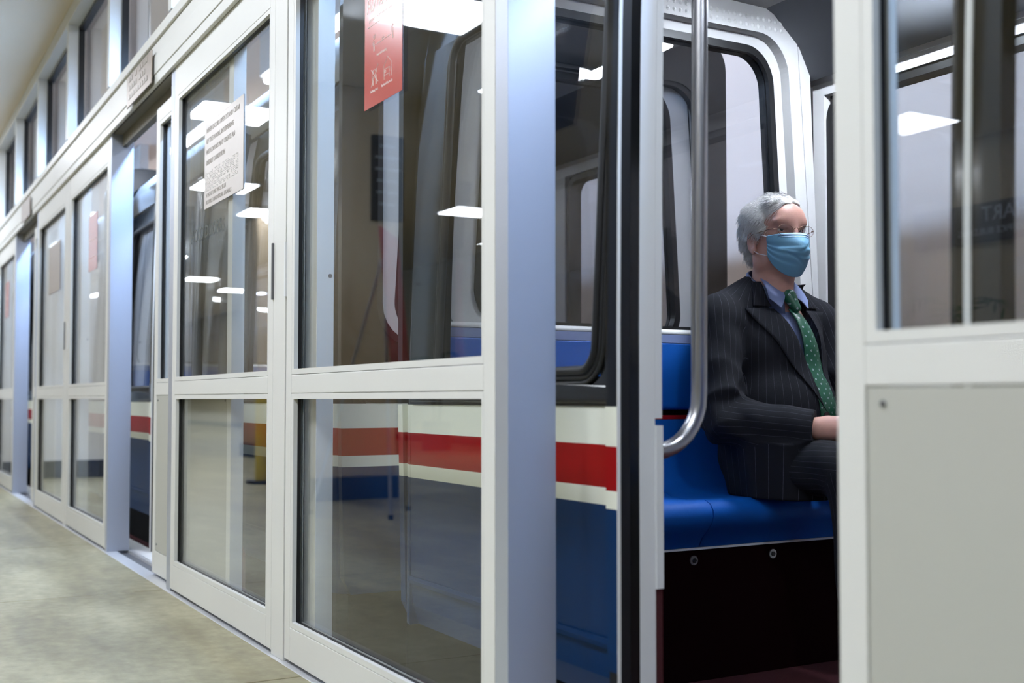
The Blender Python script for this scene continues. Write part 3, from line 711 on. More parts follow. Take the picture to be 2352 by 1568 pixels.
# ================================================================== the seated man: implicit surfaces, polygonised with surface nets
def axis(*segs):
    out = []
    for a, b, h in segs: out += list(np.arange(a, b-1e-9, h))
    out.append(segs[-1][1]); return np.array(out, dtype=np.float32)
class Field:
    def __init__(s, ax, ay, az):
        s.a = (ax, ay, az); s.f = np.full((len(ax), len(ay), len(az)), 0.5, np.float32)
    def box(s, lo, hi):
        sl = []
        for k in range(3):
            i0 = max(int(np.searchsorted(s.a[k], lo[k]))-1, 0); i1 = min(int(np.searchsorted(s.a[k], hi[k]))+1, len(s.a[k]))
            if i1-i0 < 1: i0 = min(i0, len(s.a[k])-1); i1 = i0+1
            sl.append(slice(i0, i1))
        X, Y, Z = np.meshgrid(*(s.a[k][sl[k]] for k in range(3)), indexing='ij', sparse=True)
        return tuple(sl), X, Y, Z
    def put(s, lo, hi, fn, k=0.01, sub=False):
        lo = [v-k-.012 for v in lo]; hi = [v+k+.012 for v in hi]
        sl, X, Y, Z = s.box(lo, hi); d = fn(X, Y, Z).astype(np.float32); f = s.f[sl]
        if sub: d = -d; h = np.clip(.5-.5*(d-f)/k, 0, 1) if k else None; h = np.clip(.5+.5*(d-f)/k, 0, 1); s.f[sl] = f*(1-h)+d*h+k*h*(1-h)
        else:
            h = np.clip(.5+.5*(f-d)/k, 0, 1); s.f[sl] = f*(1-h)+d*h-k*h*(1-h)
    def ell(s, c, r, k=.01, sub=False, rot=None):
        m = max(r)
        def fn(X, Y, Z):
            x, y, z = X-c[0], Y-c[1], Z-c[2]
            if rot is not None:
                R_ = rot; x, y, z = (R_[0][0]*x+R_[1][0]*y+R_[2][0]*z, R_[0][1]*x+R_[1][1]*y+R_[2][1]*z, R_[0][2]*x+R_[1][2]*y+R_[2][2]*z)
            k0 = np.sqrt((x/r[0])**2+(y/r[1])**2+(z/r[2])**2); k1 = np.sqrt((x/r[0]**2)**2+(y/r[1]**2)**2+(z/r[2]**2)**2)+1e-6
            return k0*(k0-1)/k1
        e = (m, m, m) if rot is not None else r
        s.put([c[i]-e[i] for i in range(3)], [c[i]+e[i] for i in range(3)], fn, k, sub)
    def cap(s, a, b, ra, rb, k=.01, sub=False, disp=None, sq=(1, 1, 1)):
        a = np.array(a, float); b = np.array(b, float); d = b-a; L = float(d@d)+1e-9
        def fn(X, Y, Z):
            x, y, z = X-a[0], Y-a[1], Z-a[2]; t = np.clip((x*d[0]+y*d[1]+z*d[2])/L, 0, 1)
            dd = np.sqrt(((x-t*d[0])*sq[0])**2+((y-t*d[1])*sq[1])**2+((z-t*d[2])*sq[2])**2)-(ra+(rb-ra)*t)
            if disp is not None: dd = dd+disp(X, Y, Z, t)
            return dd
        m = max(ra, rb)/min(sq)+.012
        s.put([min(a[i], b[i])-m for i in range(3)], [max(a[i], b[i])+m for i in range(3)], fn, k, sub)
    def mesh(s, name):
        f = s.f; ax, ay, az = s.a; ins = f < 0
        c = ins[:-1, :-1, :-1].astype(np.uint8)
        for dx in (0, 1):
            for dy in (0, 1):
                for dz in (0, 1):
                    if dx+dy+dz: c = c+ins[dx:dx+c.shape[0], dy:dy+c.shape[1], dz:dz+c.shape[2]]
        act = (c > 0) & (c < 8); I = np.argwhere(act); n = len(I)
        idx = np.full(c.shape, -1, np.int32); idx[tuple(I.T)] = np.arange(n)
        acc = np.zeros((n, 3)); cnt = np.zeros(n)
        for e in range(3):
            o = [k for k in range(3) if k != e]
            for u in (0, 1):
                for v in (0, 1):
                    A = I.copy(); A[:, o[0]] += u; A[:, o[1]] += v; Bq = A.copy(); Bq[:, e] += 1
                    fa = f[tuple(A.T)]; fb = f[tuple(Bq.T)]; m = (fa < 0) != (fb < 0)
                    t = fa[m]/(fa[m]-fb[m])
                    pa = np.stack([s.a[k][A[m, k]] for k in range(3)], 1).astype(float); pb = np.stack([s.a[k][Bq[m, k]] for k in range(3)], 1)
                    acc[m] += pa+(pb-pa)*t[:, None]; cnt[m] += 1
        V = acc/cnt[:, None]; Q = []
        for e in range(3):
            o = [(e+1) % 3, (e+2) % 3]
            sl0 = [slice(None)]*3; sl1 = [slice(None)]*3; sl0[e] = slice(0, -1); sl1[e] = slice(1, None)
            a0 = ins[tuple(sl0)]; a1 = ins[tuple(sl1)]; E_ = np.argwhere(a0 != a1); sg = a0[tuple(E_.T)]
            ok = np.ones(len(E_), bool)
            for k in o: ok &= (E_[:, k] >= 1) & (E_[:, k] < idx.shape[k])
            E_ = E_[ok]; sg = sg[ok]; q = []
            for (u, v) in ((1, 1), (0, 1), (0, 0), (1, 0)):
                C_ = E_.copy(); C_[:, o[0]] -= u; C_[:, o[1]] -= v; q.append(idx[tuple(C_.T)])
            q = np.stack(q, 1); q[~sg] = q[~sg][:, ::-1]; Q.append(q)
        Q = np.concatenate(Q); Q = Q[(Q >= 0).all(1)]
        me = bpy.data.meshes.new(name); me.vertices.add(len(V)); me.vertices.foreach_set('co', V.astype(np.float32).ravel())
        me.loops.add(Q.size); me.loops.foreach_set('vertex_index', Q.astype(np.int32).ravel())
        me.polygons.add(len(Q)); me.polygons.foreach_set('loop_start', np.arange(0, Q.size, 4, dtype=np.int32)); me.polygons.foreach_set('loop_total', np.full(len(Q), 4, np.int32))
        me.update(); me.validate(); me.polygons.foreach_set('use_smooth', [True]*len(me.polygons))
        return me
def smooth(o, it=3, f=.5):
    md = o.modifiers.new('smooth', 'SMOOTH'); md.factor = f; md.iterations = it

M['skin'] = mat('skin', srgb(200, 152, 138), 0.5, noise=(45, .10), bump=(500, .05))
M['skin'].node_tree.nodes['Principled BSDF'].inputs['Subsurface Weight'].default_value = .12
M['skin'].node_tree.nodes['Principled BSDF'].inputs['Subsurface Radius'].default_value = (.012, .004, .002)
M['skin'].node_tree.nodes['Principled BSDF'].inputs['Subsurface Scale'].default_value = 1.0
M['hair'] = mat('silver_hair', srgb(232, 229, 226), 0.6, noise=(120, .30), bump=(200, .12))
M['suit'] = mat('charcoal_suit', srgb(23, 24, 30), 0.85, spec=.2, bump=(900, .25))
M['trouser'] = mat('charcoal_trouser', srgb(22, 23, 28), 0.85, spec=.2, bump=(900, .2))
M['shirt'] = mat('light_blue_shirt', srgb(116, 128, 168), 0.7)
M['mask'] = mat('surgical_mask', srgb(110, 162, 192), 0.6, bump=(900, .04))
M['maskwhite'] = mat('mask_band', srgb(160, 184, 216), 0.6)
M['loop'] = mat('ear_loop', srgb(225, 226, 236), 0.6)
M['rim'] = mat('bronze_wire', srgb(120, 92, 76), 0.3, metal=.8)
M['eye'] = mat('eye_white', srgb(222, 210, 206), 0.15)
M['iris'] = mat('iris_dark', srgb(46, 40, 44), 0.1)
M['brow'] = mat('brow_grey', srgb(150, 120, 108), 0.8)
M['shoe'] = mat('black_shoe', (.01, .01, .01), .25)
M['button'] = mat('dark_button', (.012, .012, .014), .25)
def pin(m):      # pinstripe woven in the cloth
    nt = m.node_tree; b = nt.nodes['Principled BSDF']; col = tuple(b.inputs['Base Color'].default_value)
    tc = nt.nodes.new('ShaderNodeTexCoord'); at = nt.nodes.new('ShaderNodeAttribute'); at.attribute_name = 'stripe'
    q = nt.nodes.new('ShaderNodeMath'); q.operation = 'PINGPONG'; q.inputs[1].default_value = .009; nt.links.new(at.outputs['Fac'], q.inputs[0])
    c = nt.nodes.new('ShaderNodeMath'); c.operation = 'LESS_THAN'; c.inputs[1].default_value = .00035; nt.links.new(q.outputs[0], c.inputs[0])
    n = nt.nodes.new('ShaderNodeTexNoise'); n.inputs['Scale'].default_value = 500; nt.links.new(tc.outputs['Object'], n.inputs['Vector'])
    k = nt.nodes.new('ShaderNodeMath'); k.operation = 'MULTIPLY'; nt.links.new(c.outputs[0], k.inputs[0]); nt.links.new(n.outputs[0], k.inputs[1])
    mx = nt.nodes.new('ShaderNodeMix'); mx.data_type = 'RGBA'; nt.links.new(k.outputs[0], mx.inputs[0]); mx.inputs[6].default_value = col; mx.inputs[7].default_value = (*srgb(88, 90, 104), 1)
    nt.links.new(mx.outputs[2], b.inputs['Base Color'])
def stripes(o, segs=(), torso=True, sp=.11):
    V = np.empty(len(o.data.vertices)*3, np.float32); o.data.vertices.foreach_get('co', V); V = V.reshape(-1, 3).astype(float)
    val = np.arctan2(V[:, 1], V[:, 0]-.0)*.16+.004; best = np.full(len(V), 1e9)
    for (a, b, r, ref) in segs:
        a = np.array(a, float); b = np.array(b, float); d = b-a; L = d@d; t = np.clip(((V-a)@d)/L, 0, 1); c_ = a+t[:, None]*d; rel = V-c_; dist = np.linalg.norm(rel, axis=1)
        u = d/math.sqrt(L); e1 = np.array(ref, float); e1 -= u*(e1@u); e1 /= np.linalg.norm(e1); e2 = np.cross(u, e1)
        ang = np.arctan2(rel@e2, rel@e1)*r+.004; m = (dist < best) & ((dist < r*1.35) | (not torso)); val[m] = ang[m]; best[m] = dist[m]
    at = o.data.attributes.new('stripe', 'FLOAT', 'POINT'); at.data.foreach_set('value', val.astype(np.float32))
pin(M['suit']); pin(M['trouser'])
def tie_mat():
    m = mat('green_tie', srgb(22, 80, 58), .38, noise=(25, .25)); nt = m.node_tree; b = nt.nodes['Principled BSDF']
    src = b.inputs['Base Color'].links[0].from_socket
    tc = nt.nodes.new('ShaderNodeTexCoord'); mp = nt.nodes.new('ShaderNodeMapping'); mp.inputs['Rotation'].default_value = (math.radians(45), 0, 0); mp.inputs['Scale'].default_value = (0, 52, 52)
    nt.links.new(tc.outputs['Object'], mp.inputs[0])
    fr = nt.nodes.new('ShaderNodeVectorMath'); fr.operation = 'FRACTION'; nt.links.new(mp.outputs[0], fr.inputs[0])
    sb = nt.nodes.new('ShaderNodeVectorMath'); sb.operation = 'SUBTRACT'; sb.inputs[1].default_value = (0, .5, .5); nt.links.new(fr.outputs[0], sb.inputs[0])
    ln = nt.nodes.new('ShaderNodeVectorMath'); ln.operation = 'LENGTH'; nt.links.new(sb.outputs[0], ln.inputs[0])
    s2 = nt.nodes.new('ShaderNodeMath'); s2.operation = 'SUBTRACT'; s2.inputs[1].default_value = .10; nt.links.new(ln.outputs['Value'], s2.inputs[0])
    ab = nt.nodes.new('ShaderNodeMath'); ab.operation = 'ABSOLUTE'; nt.links.new(s2.outputs[0], ab.inputs[0])
    lt = nt.nodes.new('ShaderNodeMath'); lt.operation = 'LESS_THAN'; lt.inputs[1].default_value = .04; nt.links.new(ab.outputs[0], lt.inputs[0])
    mx = nt.nodes.new('ShaderNodeMix'); mx.data_type = 'RGBA'; nt.links.new(lt.outputs[0], mx.inputs[0]); nt.links.new(src, mx.inputs[6]); mx.inputs[7].default_value = (*srgb(176, 180, 190), 1)
    nt.links.new(mx.outputs[2], b.inputs['Base Color']); return m
M['tie'] = tie_mat()

man = empty('person', (-2.625, 2.345, .490), label='seated grey-haired man in a dark pinstripe suit, green tie, glasses and blue surgical mask', category='person')
# head frame: turned a little towards the platform
HY = math.radians(-5); HC = Vector((.045, 0, .75))
def H(x, y, z):     # head-local (x forward from the head's axis) to person-local
    return (HC.x+x*math.cos(HY)-y*math.sin(HY), HC.y+x*math.sin(HY)+y*math.cos(HY), HC.z+z)
RH = [[math.cos(HY), -math.sin(HY), 0], [math.sin(HY), math.cos(HY), 0], [0, 0, 1]]
def rotY(a, base=RH):
    c_, s_ = math.cos(a), math.sin(a); r = np.array(base) @ np.array([[c_, 0, s_], [0, 1, 0], [-s_, 0, c_]]); return r.tolist()
S_R, E_R, W_R = (.015, -.195, .500), (.115, -.250, .212), (.315, -.098, .190)
S_L, E_L, W_L = (.015, .195, .500), (.125, .250, .220), (.290, .120, .205)
g = Field(axis((-.20, -.09, .005), (-.09, .19, .0019), (.19, .47, .003), (.47, .66, .008)),
          axis((-.34, -.16, .006), (-.16, -.105, .003), (-.105, .105, .0019), (.105, .17, .003), (.17, .34, .006)),
          axis((-.50, .14, .009), (.14, .25, .003), (.25, .60, .007), (.60, .90, .0019)))
E_ = lambda c, r, k=.012, sub=False, rot=RH: g.ell(H(*c), r, k, sub, rot)
# cranium, face, jaw
E_((-.006, 0, .028), (.086, .0755, .078)); E_((.030, 0, .028), (.062, .066, .075), .02)
E_((.040, 0, -.030), (.050, .058, .070), .03); E_((.045, 0, -.080), (.036, .040, .030), .025)
E_((.068, 0, -.094), (.020, .022, .018), .02)                                            # chin
for s in (-1, 1):
    E_((.056, s*.034, -.022), (.026, .023, .024), .02)                                   # cheek
    E_((.018, s*.054, -.062), (.034, .012, .034), .025)                                  # jaw corner
    E_((.086, s*.031, .0085), (.0175, .0185, .0125), .007, True)                            # eye socket
    E_((.0775, s*.030, .030), (.011, .026, .0065), .010)                                  # brow ridge
    E_((.0745, s*.031, .0172), (.0122, .0150, .0050), .003)                                 # upper lid
    E_((.0735, s*.031, -.0022), (.0115, .0145, .0045), .003)                                # lower lid
    # ear
    er = rotY(math.radians(-14)); 
    E_((-.004, s*.077, -.021), (.0185, .0065, .035), .004, rot=er)
    E_((.002, s*.0815, -.019), (.0105, .0055, .022), .004, True, rot=er)
    E_((.008, s*.077, -.048), (.009, .006, .010), .004)
    E_((.014, s*.075, -.022), (.005, .005, .008), .004)
    E_((.0895, s*.010, -.040), (.010, .009, .008), .006)                                 # nostril
g.cap(H(.088, 0, .022), H(.112, 0, -.030), .0075, .0105, .010)                           # nose
E_((.108, 0, -.036), (.014, .0125, .011), .008)
E_((.082, 0, .045), (.020, .045, .035), .03)                                             # forehead
g.cap(H(.086, -.020, -.066), H(.086, .020, -.066), .005, .005, .006)                     # lips
g.cap(H(.086, -.018, -.074), H(.086, .018, -.074), .005, .005, .006)
# neck and torso
g.cap((.026, 0, .56), H(-.004, 0, -.055), .060, .053, .03)
g.cap((.075, 0, .585), H(.040, 0, -.080), .034, .034, .03)
g.ell((.02, 0, .40), (.105, .165, .17), .04, rot=None); g.ell((.03, 0, .20), (.14, .155, .17), .05); g.ell((.05, 0, .09), (.10, .14, .075), .04)
g.cap((.01, -.13, .515), (.01, .13, .515), .036, .036, .04)
for (S, E, Wr, s) in ((S_R, E_R, W_R, -1), (S_L, E_L, W_L, 1)):
    g.cap(S, E, .040, .036, .02); g.cap(E, Wr, .038, .027, .02)
    Wv = np.array(Wr); tgt = np.array((.415, -.020, .184) if s < 0 else (.400, .020, .222)); d = (tgt-Wv); d /= np.linalg.norm(d)
    side = np.cross(d, (0, 0, 1)); side /= np.linalg.norm(side); up = np.cross(side, d)
    pe = Wv+d*.085; g.cap(Wv+d*.01, pe, .031, .034, .012); g.cap(Wv+d*.03+up*.012, pe+up*.008, .024, .026, .01); 
    for i, off in enumerate((-.027, -.009, .009, .026)):
        b0 = Wv+d*.04+side*off*.6; k0 = pe+side*off+up*.004; g.cap(b0, k0, .012, .0108, .006)
        L = (.040, .044, .042, .034)[i] if s > 0 else (.034, .042, .044, .040)[i]
        in_ = np.array((0, .35*-s, 0)); k1 = k0+(d*.75-up*.55+in_*.2)*L; k2 = k1+(d*.25-up*.9+in_*.2)*L*.7; k3 = k2+(-d*.3-up*.8)*L*.5
        g.cap(k0, k1, .0105, .0095, .004); g.cap(k1, k2, .0095, .0085, .003); g.cap(k2, k3, .0085, .0072, .003)
    t0 = Wv+d*.03-side*s*-.022; t1 = t0+(d*.7-side*s*-.55-up*.25)*.045; t2 = t1+(d*.9-up*.3)*.032
    g.cap(t0, t1, .014, .011, .008); g.cap(t1, t2, .0105, .0088, .004)
for s in (-1, 1):
    g.cap((.05, s*.085, .080), (.46, s*.115, .085), .062, .052, .03); g.cap((.46, s*.115, .085), (.50, s*.115, -.40), .050, .038, .02)
    g.cap((.48, s*.115, -.455), (.60, s*.13, -.462), .028, .024, .02)
body = obj('body', g.mesh('body'), 'skin', man); smooth(body, 2)
del g
# eyes
for s in (-1, 1):
    c_ = H(.0735, s*.031, .0085)
    bm = bmesh.new(); bmesh.ops.create_uvsphere(bm, u_segments=20, v_segments=14, radius=.0122)
    bmesh.ops.translate(bm, verts=bm.verts, vec=c_)
    e = obj('eye', bm, 'eye', body, smooth=True)
    gz = Vector((.93, -.36, -.02)).normalized(); cc = Vector(c_)+gz*.0098
    bm = bmesh.new(); bmesh.ops.create_uvsphere(bm, u_segments=16, v_segments=10, radius=.0058)
    bmesh.ops.scale(bm, verts=bm.verts, vec=(.6, 1, 1)); bmesh.ops.rotate(bm, verts=bm.verts, matrix=gz.to_track_quat('X', 'Z').to_matrix()); bmesh.ops.translate(bm, verts=bm.verts, vec=cc-gz*.0003)
    obj('iris', bm, 'iris', e, smooth=True)
    ul = [Vector(c_)+Vector((math.cos(a_)*.0128, s*0+math.sin(a_)*.0128, .0042-.0035*(a_/.9)**2)) for a_ in [-.95+.19*i for i in range(11)]]
    obj('lash_line', tube(ul, .0007, 5), 'iris', e)
    bm = bmesh.new(); rnd = random.Random(4)
    for i in range(70):
        u = rnd.uniform(-1, 1); p0 = Vector(H(.086-.010*u*u, s*(.030+u*.020), .0335+.004*(1-u*u)+rnd.uniform(-.0025, .0025)))
        tube([p0, p0+Vector((.003, s*.004, rnd.uniform(-.001, .002)))], [.0005, .0002], 4, bm)
    obj('eyebrow', bm, 'brow', body, kind='stuff')
# hair: volume and strands
hf = Field(axis((-.10, .16, .0025)), axis((-.125, .125, .0025)), axis((.64, .91, .0025)))
hf.ell(H(-.012, 0, .034), (.094, .087, .083), .01, rot=RH)
hf.ell(H(-.042, 0, -.010), (.055, .078, .066), .02, rot=RH)
hf.ell(H(-.046, 0, -.052), (.032, .052, .034), .02, rot=RH)
for s in (-1, 1):
    hf.ell(H(.010, s*.070, .035), (.034, .017, .040), .015, rot=RH)
    hf.ell(H(.022, s*.072, .004), (.010, .008, .022), .008, rot=RH)
hf.ell(H(.050, -.006, .082), (.046, .056, .030), .02, rot=rotY(math.radians(28)))
# cut away the face and forehead
hf.ell(H(.098, .012, .020), (.058, .070, .068), .008, True, rotY(math.radians(-6)))
hf.ell(H(.082, 0, -.045), (.082, .12, .055), .008, True, RH)
for s in (-1, 1): hf.ell(H(.004, s*.084, -.026), (.022, .020, .034), .006, True, RH)
def ripple(X, Y, Z): return .0022*np.sin(150*Z+60*X+4*np.sin(40*Y))+.0018*np.sin(210*Y-90*Z)
hf.f += ripple(*np.meshgrid(*hf.a, indexing='ij', sparse=True)).astype(np.float32)
hair = obj('hair', hf.mesh('hair'), 'hair', body); smooth(hair, 2)
def hair_field(p):          # rough signed value of the scalp volume in head space
    return None
bm = bmesh.new(); rnd = random.Random(11)
hv = hair.data.vertices; hn = len(hv); hc = Vector(H(-.02, 0, .03))
for i in range(6500):
    v = hv[rnd.randrange(hn)]; p = v.co.copy(); n = v.normal.copy()
    rel = p-hc
    if n.dot(rel) < 0: continue
    top = rel.z > .035
    d = Vector((-1.0, 0.35*(1 if rel.y > 0 else -1)*(0 if top else .4), -.25 if top else -.9))
    if top: d += Vector((0, -.5, .0))
    d += Vector((rnd.uniform(-.3, .3), rnd.uniform(-.3, .3), rnd.uniform(-.25, .25)))
    pts = [p-n*.001]; L = rnd.uniform(.018, .040) if rel.x > -.03 or top else rnd.uniform(.012, .028); cur = p.copy(); dd = d.normalized()
    for k in range(4):
        tn = (dd-n*dd.dot(n)*.9).normalized(); cur = cur+tn*L/4
        r2 = (cur-hc); lift = .0010*(k+1)*rnd.uniform(.3, 1.6)
        pts.append(cur+n*lift); dd = (dd+Vector((0, 0, -.18))).normalized(); n = (n+r2.normalized()*.4).normalized()
    tube(pts, [.00045, .00045, .0004, .0003, .0001], 3, bm, cap=False)
obj('hair_strands', bm, 'hair', hair, smooth=True, kind='stuff')
# glasses
def ov(cy, cz, ry, rz, x=.0, n=28, pw=2.4):
    out = []
    for i in range(n):
        a = 2*PI*i/n; c_, s_ = math.cos(a), math.sin(a)
        yy = math.copysign(abs(c_)**(2/pw), c_)*ry; zz = math.copysign(abs(s_)**(2/pw), s_)*rz
        out.append(H(.105+x-.10*abs(cy+yy)*abs(cy+yy)*2.2, cy+yy, cz+zz))
    return out
gl = empty('eyeglasses', (0, 0, 0)); gl.parent = body
for s in (-1, 1):
    lp = ov(s*.0365, .003, .0262, .0160); rim = obj('rim', tube(lp, .0006, 6, closed=True), 'rim', gl, smooth=True)
    bm = bmesh.new(); cp = bm.verts.new(H(.1060, s*.0365, .003)); vs = [bm.verts.new(p) for p in lp]
    for i in range(len(vs)): bm.faces.new((cp, vs[i], vs[(i+1) % len(vs)]))
    obj('lens', bm, 'lens', gl, smooth=True)
    a = H(.0965, s*.0622, .006); b_ = H(.092, s*.0740, .007); c_ = H(.010, s*.084, .000); d_ = H(-.012, s*.084, -.012)
    obj('temple', tube([a, b_, c_, d_], .0010, 6), 'rim', gl, smooth=True)
obj('bridge', tube([H(.104, -.0105, .006), H(.1085, -.005, .0100), H(.110, 0, .0112), H(.1085, .005, .0100), H(.104, .0105, .006)], .0008, 6), 'rim', gl, smooth=True)
# mask
mk = empty('face_mask', (0, 0, 0)); mk.parent = body
NU, NV = 56, 40
def mpt(u, v, off=0):
    ph = math.radians(52)*u; c0 = math.cos(ph)
    zt = -.0115+.010*(c0-.35)-.002*abs(u)**2; q_ = max(0, c0-.61)/.39; zb = -.066-.064*q_**.8
    z = zt+(zb-zt)*v
    nose = math.exp(-((v-.30)/.24)**2)*math.exp(-(u/.28)**2)
    a = .111+.016*nose+.012*math.sin(PI*min(1, v*1.0))-.024*max(0, v-.62)/.38
    b_ = .0800-.006*v
    R_ = 1/math.sqrt((math.cos(ph)/a)**2+(math.sin(ph)/b_)**2)
    # pleats: three soft steps, opening towards the middle, and a few creases
    pl = 0
    for vc, w_ in ((.36, .030), (.56, .034), (.74, .034)):
        vv = vc+.05*(abs(u)-.4)*(1 if vc < .5 else -1)
        pl += .0048*(1/(1+math.exp(-(v-vv)/w_*2.6))-1)*math.exp(-((v-vv)/.11)**2)*(.45+.55*abs(u))
    cr = -.0048*math.exp(-(((v-.62)-.45*(u+.10))/.030)**2)*math.exp(-((u+.12)/.22)**2)
    cr += -.0045*math.exp(-(((v-.34)+.50*(u-.12))/.028)**2)*math.exp(-((u-.15)/.20)**2)
    cr += .0030*math.exp(-(((v-.50)-.10*u)/.030)**2)*math.exp(-((u+.35)/.30)**2)
    R_ += pl+cr+off
    return H(.006+R_*math.cos(ph), R_*math.sin(ph), z)
def msheet(u0, u1, v0, v1, off, nu=NU, nv=NV, th=.0012):
    bm = bmesh.new(); lay = []
    for o_ in (off, off-th):
        lay.append([[bm.verts.new(mpt(u0+(u1-u0)*i/nu, v0+(v1-v0)*j/nv, o_)) for j in range(nv+1)] for i in range(nu+1)])
    A_, B_ = lay
    for i in range(nu):
        for j in range(nv):
            bm.faces.new((A_[i][j], A_[i][j+1], A_[i+1][j+1], A_[i+1][j])); bm.faces.new((B_[i][j], B_[i+1][j], B_[i+1][j+1], B_[i][j+1]))
    for i in range(nu):
        for j in (0, nv): bm.faces.new((A_[i][j], A_[i+1][j], B_[i+1][j], B_[i][j]))
    for j in range(nv):
        for i in (0, nu): bm.faces.new((A_[i][j], B_[i][j], B_[i][j+1], A_[i][j+1]))
    return bm
obj('mask_sheet', msheet(-1, 1, 0, 1, .004), 'mask', mk, smooth=True)
obj('top_band', msheet(-.62, .62, .015, .055, .0052, 40, 4), 'maskwhite', mk, smooth=True); obj('top_band', msheet(-.55, .62, .085, .105, .0050, 40, 3), 'maskwhite', mk, smooth=True)
for s in (-1, 1):
    for v0, ez in ((.02, .004), (.97, -.046)):
        p = Vector(mpt(s*1.0, v0, .004)); q = Vector(H(.006, s*.081, ez)); m_ = p.lerp(q, .5)+Vector((0, s*.004, -.003 if v0 > .5 else .0))
        obj('ear_loop', tube([p, m_, q], .0011, 6), 'loop', mk, smooth=True)

# ---- clothes
def torso(F, off, k=.03):
    F.ell((.000, 0, .34), (.125+off, .175+off, .20+off), k); F.ell((.045, 0, .40), (.120+off, .150+off, .15+off), k)
    F.ell((.060, 0, .235), (.150+off, .165+off, .16+off), k); F.ell((.045, 0, .10), (.135+off, .165+off, .10+off), k)
    F.cap((.010, -.150, .500), (.010, .150, .500), .052+off, .052+off, .05)
    F.cap((.012, -.060, .560), (.012, .060, .560), .045+off, .045+off, .04)
    for s_ in (-1, 1): F.cap((.008, s_*.055, .578), (.012, s_*.185, .512), .044+off, .050+off, .03)
sh = Field(axis((-.20, .28, .005)), axis((-.22, .22, .005)), axis((.0, .66, .005)))
torso(sh, -.010)
shirt = obj('shirt', sh.mesh('shirt'), 'shirt', body); smooth(shirt, 4)
jk = Field(axis((-.20, .42, .0042)), axis((-.34, .34, .0042)), axis((-.03, .68, .0042)))
torso(jk, .010)
def fold(X, Y, Z, t):
    w_ = np.exp(-((t-.98)/.42)**2)
    return w_*(.0130*(np.abs(np.sin(27*Z+16*Y-22*X+.6*np.sin(30*Y)))-.6)+.0045*np.sin(80*Z-50*Y+36*X))+.0022*np.sin(46*Z+30*Y+25*X)
def fold2(X, Y, Z, t):
    w_ = np.exp(-((t-.02)/.38)**2)
    return w_*(.0110*(np.abs(np.sin(26*X-24*Y+26*Z+.5*np.sin(40*Z)))-.6)+.0040*np.sin(90*X+60*Z-30*Y))+.0018*np.sin(60*X+30*Y+50*Z)
for (S, E, Wr) in ((S_R, E_R, W_R), (S_L, E_L, W_L)):
    jk.ell((S[0], S[1]*.98, .498), (.075, .062, .062), .03)
    jk.cap(S, E, .066, .062, .018, disp=fold); 
    Wc = tuple(np.array(Wr)-(np.array(Wr)-np.array(E))*.04); jk.cap(E, Wc, .062, .052, .022, disp=fold2)
    d = (np.array(Wr)-np.array(E)); d /= np.linalg.norm(d)
    a_ = np.array(Wc)+d*.002; jk.cap(a_, a_+d*.08, .031, .031, .003, True)
    # cut the rounded cap flat at the cuff
    cN, cP = d, np.array(Wc)+d*.004
    jk.put([Wc[0]-.07, Wc[1]-.07, Wc[2]-.07], [Wc[0]+.08, Wc[1]+.08, Wc[2]+.07],
           lambda X, Y, Z, cN=cN, cP=cP: np.maximum(-((X-cP[0])*cN[0]+(Y-cP[1])*cN[1]+(Z-cP[2])*cN[2]), np.sqrt((X-Wc[0])**2+(Y-Wc[1])**2+(Z-Wc[2])**2)-.075), .002, True)
# skirt of the jacket over hips and thighs
def skirt_f(X, Y, Z):
    q = np.clip(Z/.15, 0, 1); fr = X > .085; pw = np.where(fr, 4.0, 2.0); c_ = (np.abs((X-.085)/np.where(fr, .245, .145+.035*q))**pw+np.abs(Y/(.170+.030*q+.006*np.sin(44*X)+.035*np.clip(X/.2, 0, 1)))**pw)**(1/pw)
    return np.maximum((c_-1)*.17, np.maximum(Z-.150, -.004-Z))
jk.put([-.18, -.25, -.01], [.34, .25, .16], skirt_f, .03)
# open front: a wedge carved away below the tie knot, closing at the button
def vc(z): return .010+.038*np.clip((.56-z)/.33, 0, 1)
def wedge(X, Y, Z):
    wdt = .006+.082*np.clip((Z-.235)/.36, 0, 1)**.9
    return np.maximum(np.maximum(np.abs(Y-vc(Z))-wdt, .03-X), .225-Z)
jk.put([.03, -.11, .22], [.30, .12, .68], wedge, .004, True)
def fork(X, Y, Z):
    wdt = .004+.10*np.clip((.215-Z)/.22, 0, 1)
    return np.maximum(np.maximum(np.abs(Y-.04)-wdt, .10-X), Z-.205)
jk.put([.10, -.12, -.02], [.42, .14, .205], fork, .006, True)
jk.cap((.030, 0, .54), (.030, 0, .70), .072, .066, .006, True)
jm = jk.mesh('suit_jacket'); jacket = obj('suit_jacket', jm, 'suit', body); smooth(jacket, 3)
stripes(jacket, [(S_R, E_R, .062, (0, 1, 0)), (E_R, W_R, .056, (0, 0, -1)), (S_L, E_L, .062, (0, -1, 0)), (E_L, W_L, .056, (0, 0, -1))])
fx_ax, fx_f = jk.a, jk.f
def sampler(F):
    def front(y, z, off=.0):
        j = min(max(int(np.searchsorted(F.a[1], y)), 0), len(F.a[1])-1); k = min(max(int(np.searchsorted(F.a[2], z)), 0), len(F.a[2])-1)
        col = F.f[:, j, k]; w_ = np.where(col < 0)[0]
        return (float(F.a[0][w_[-1]])+.002+off) if len(w_) else None
    return front
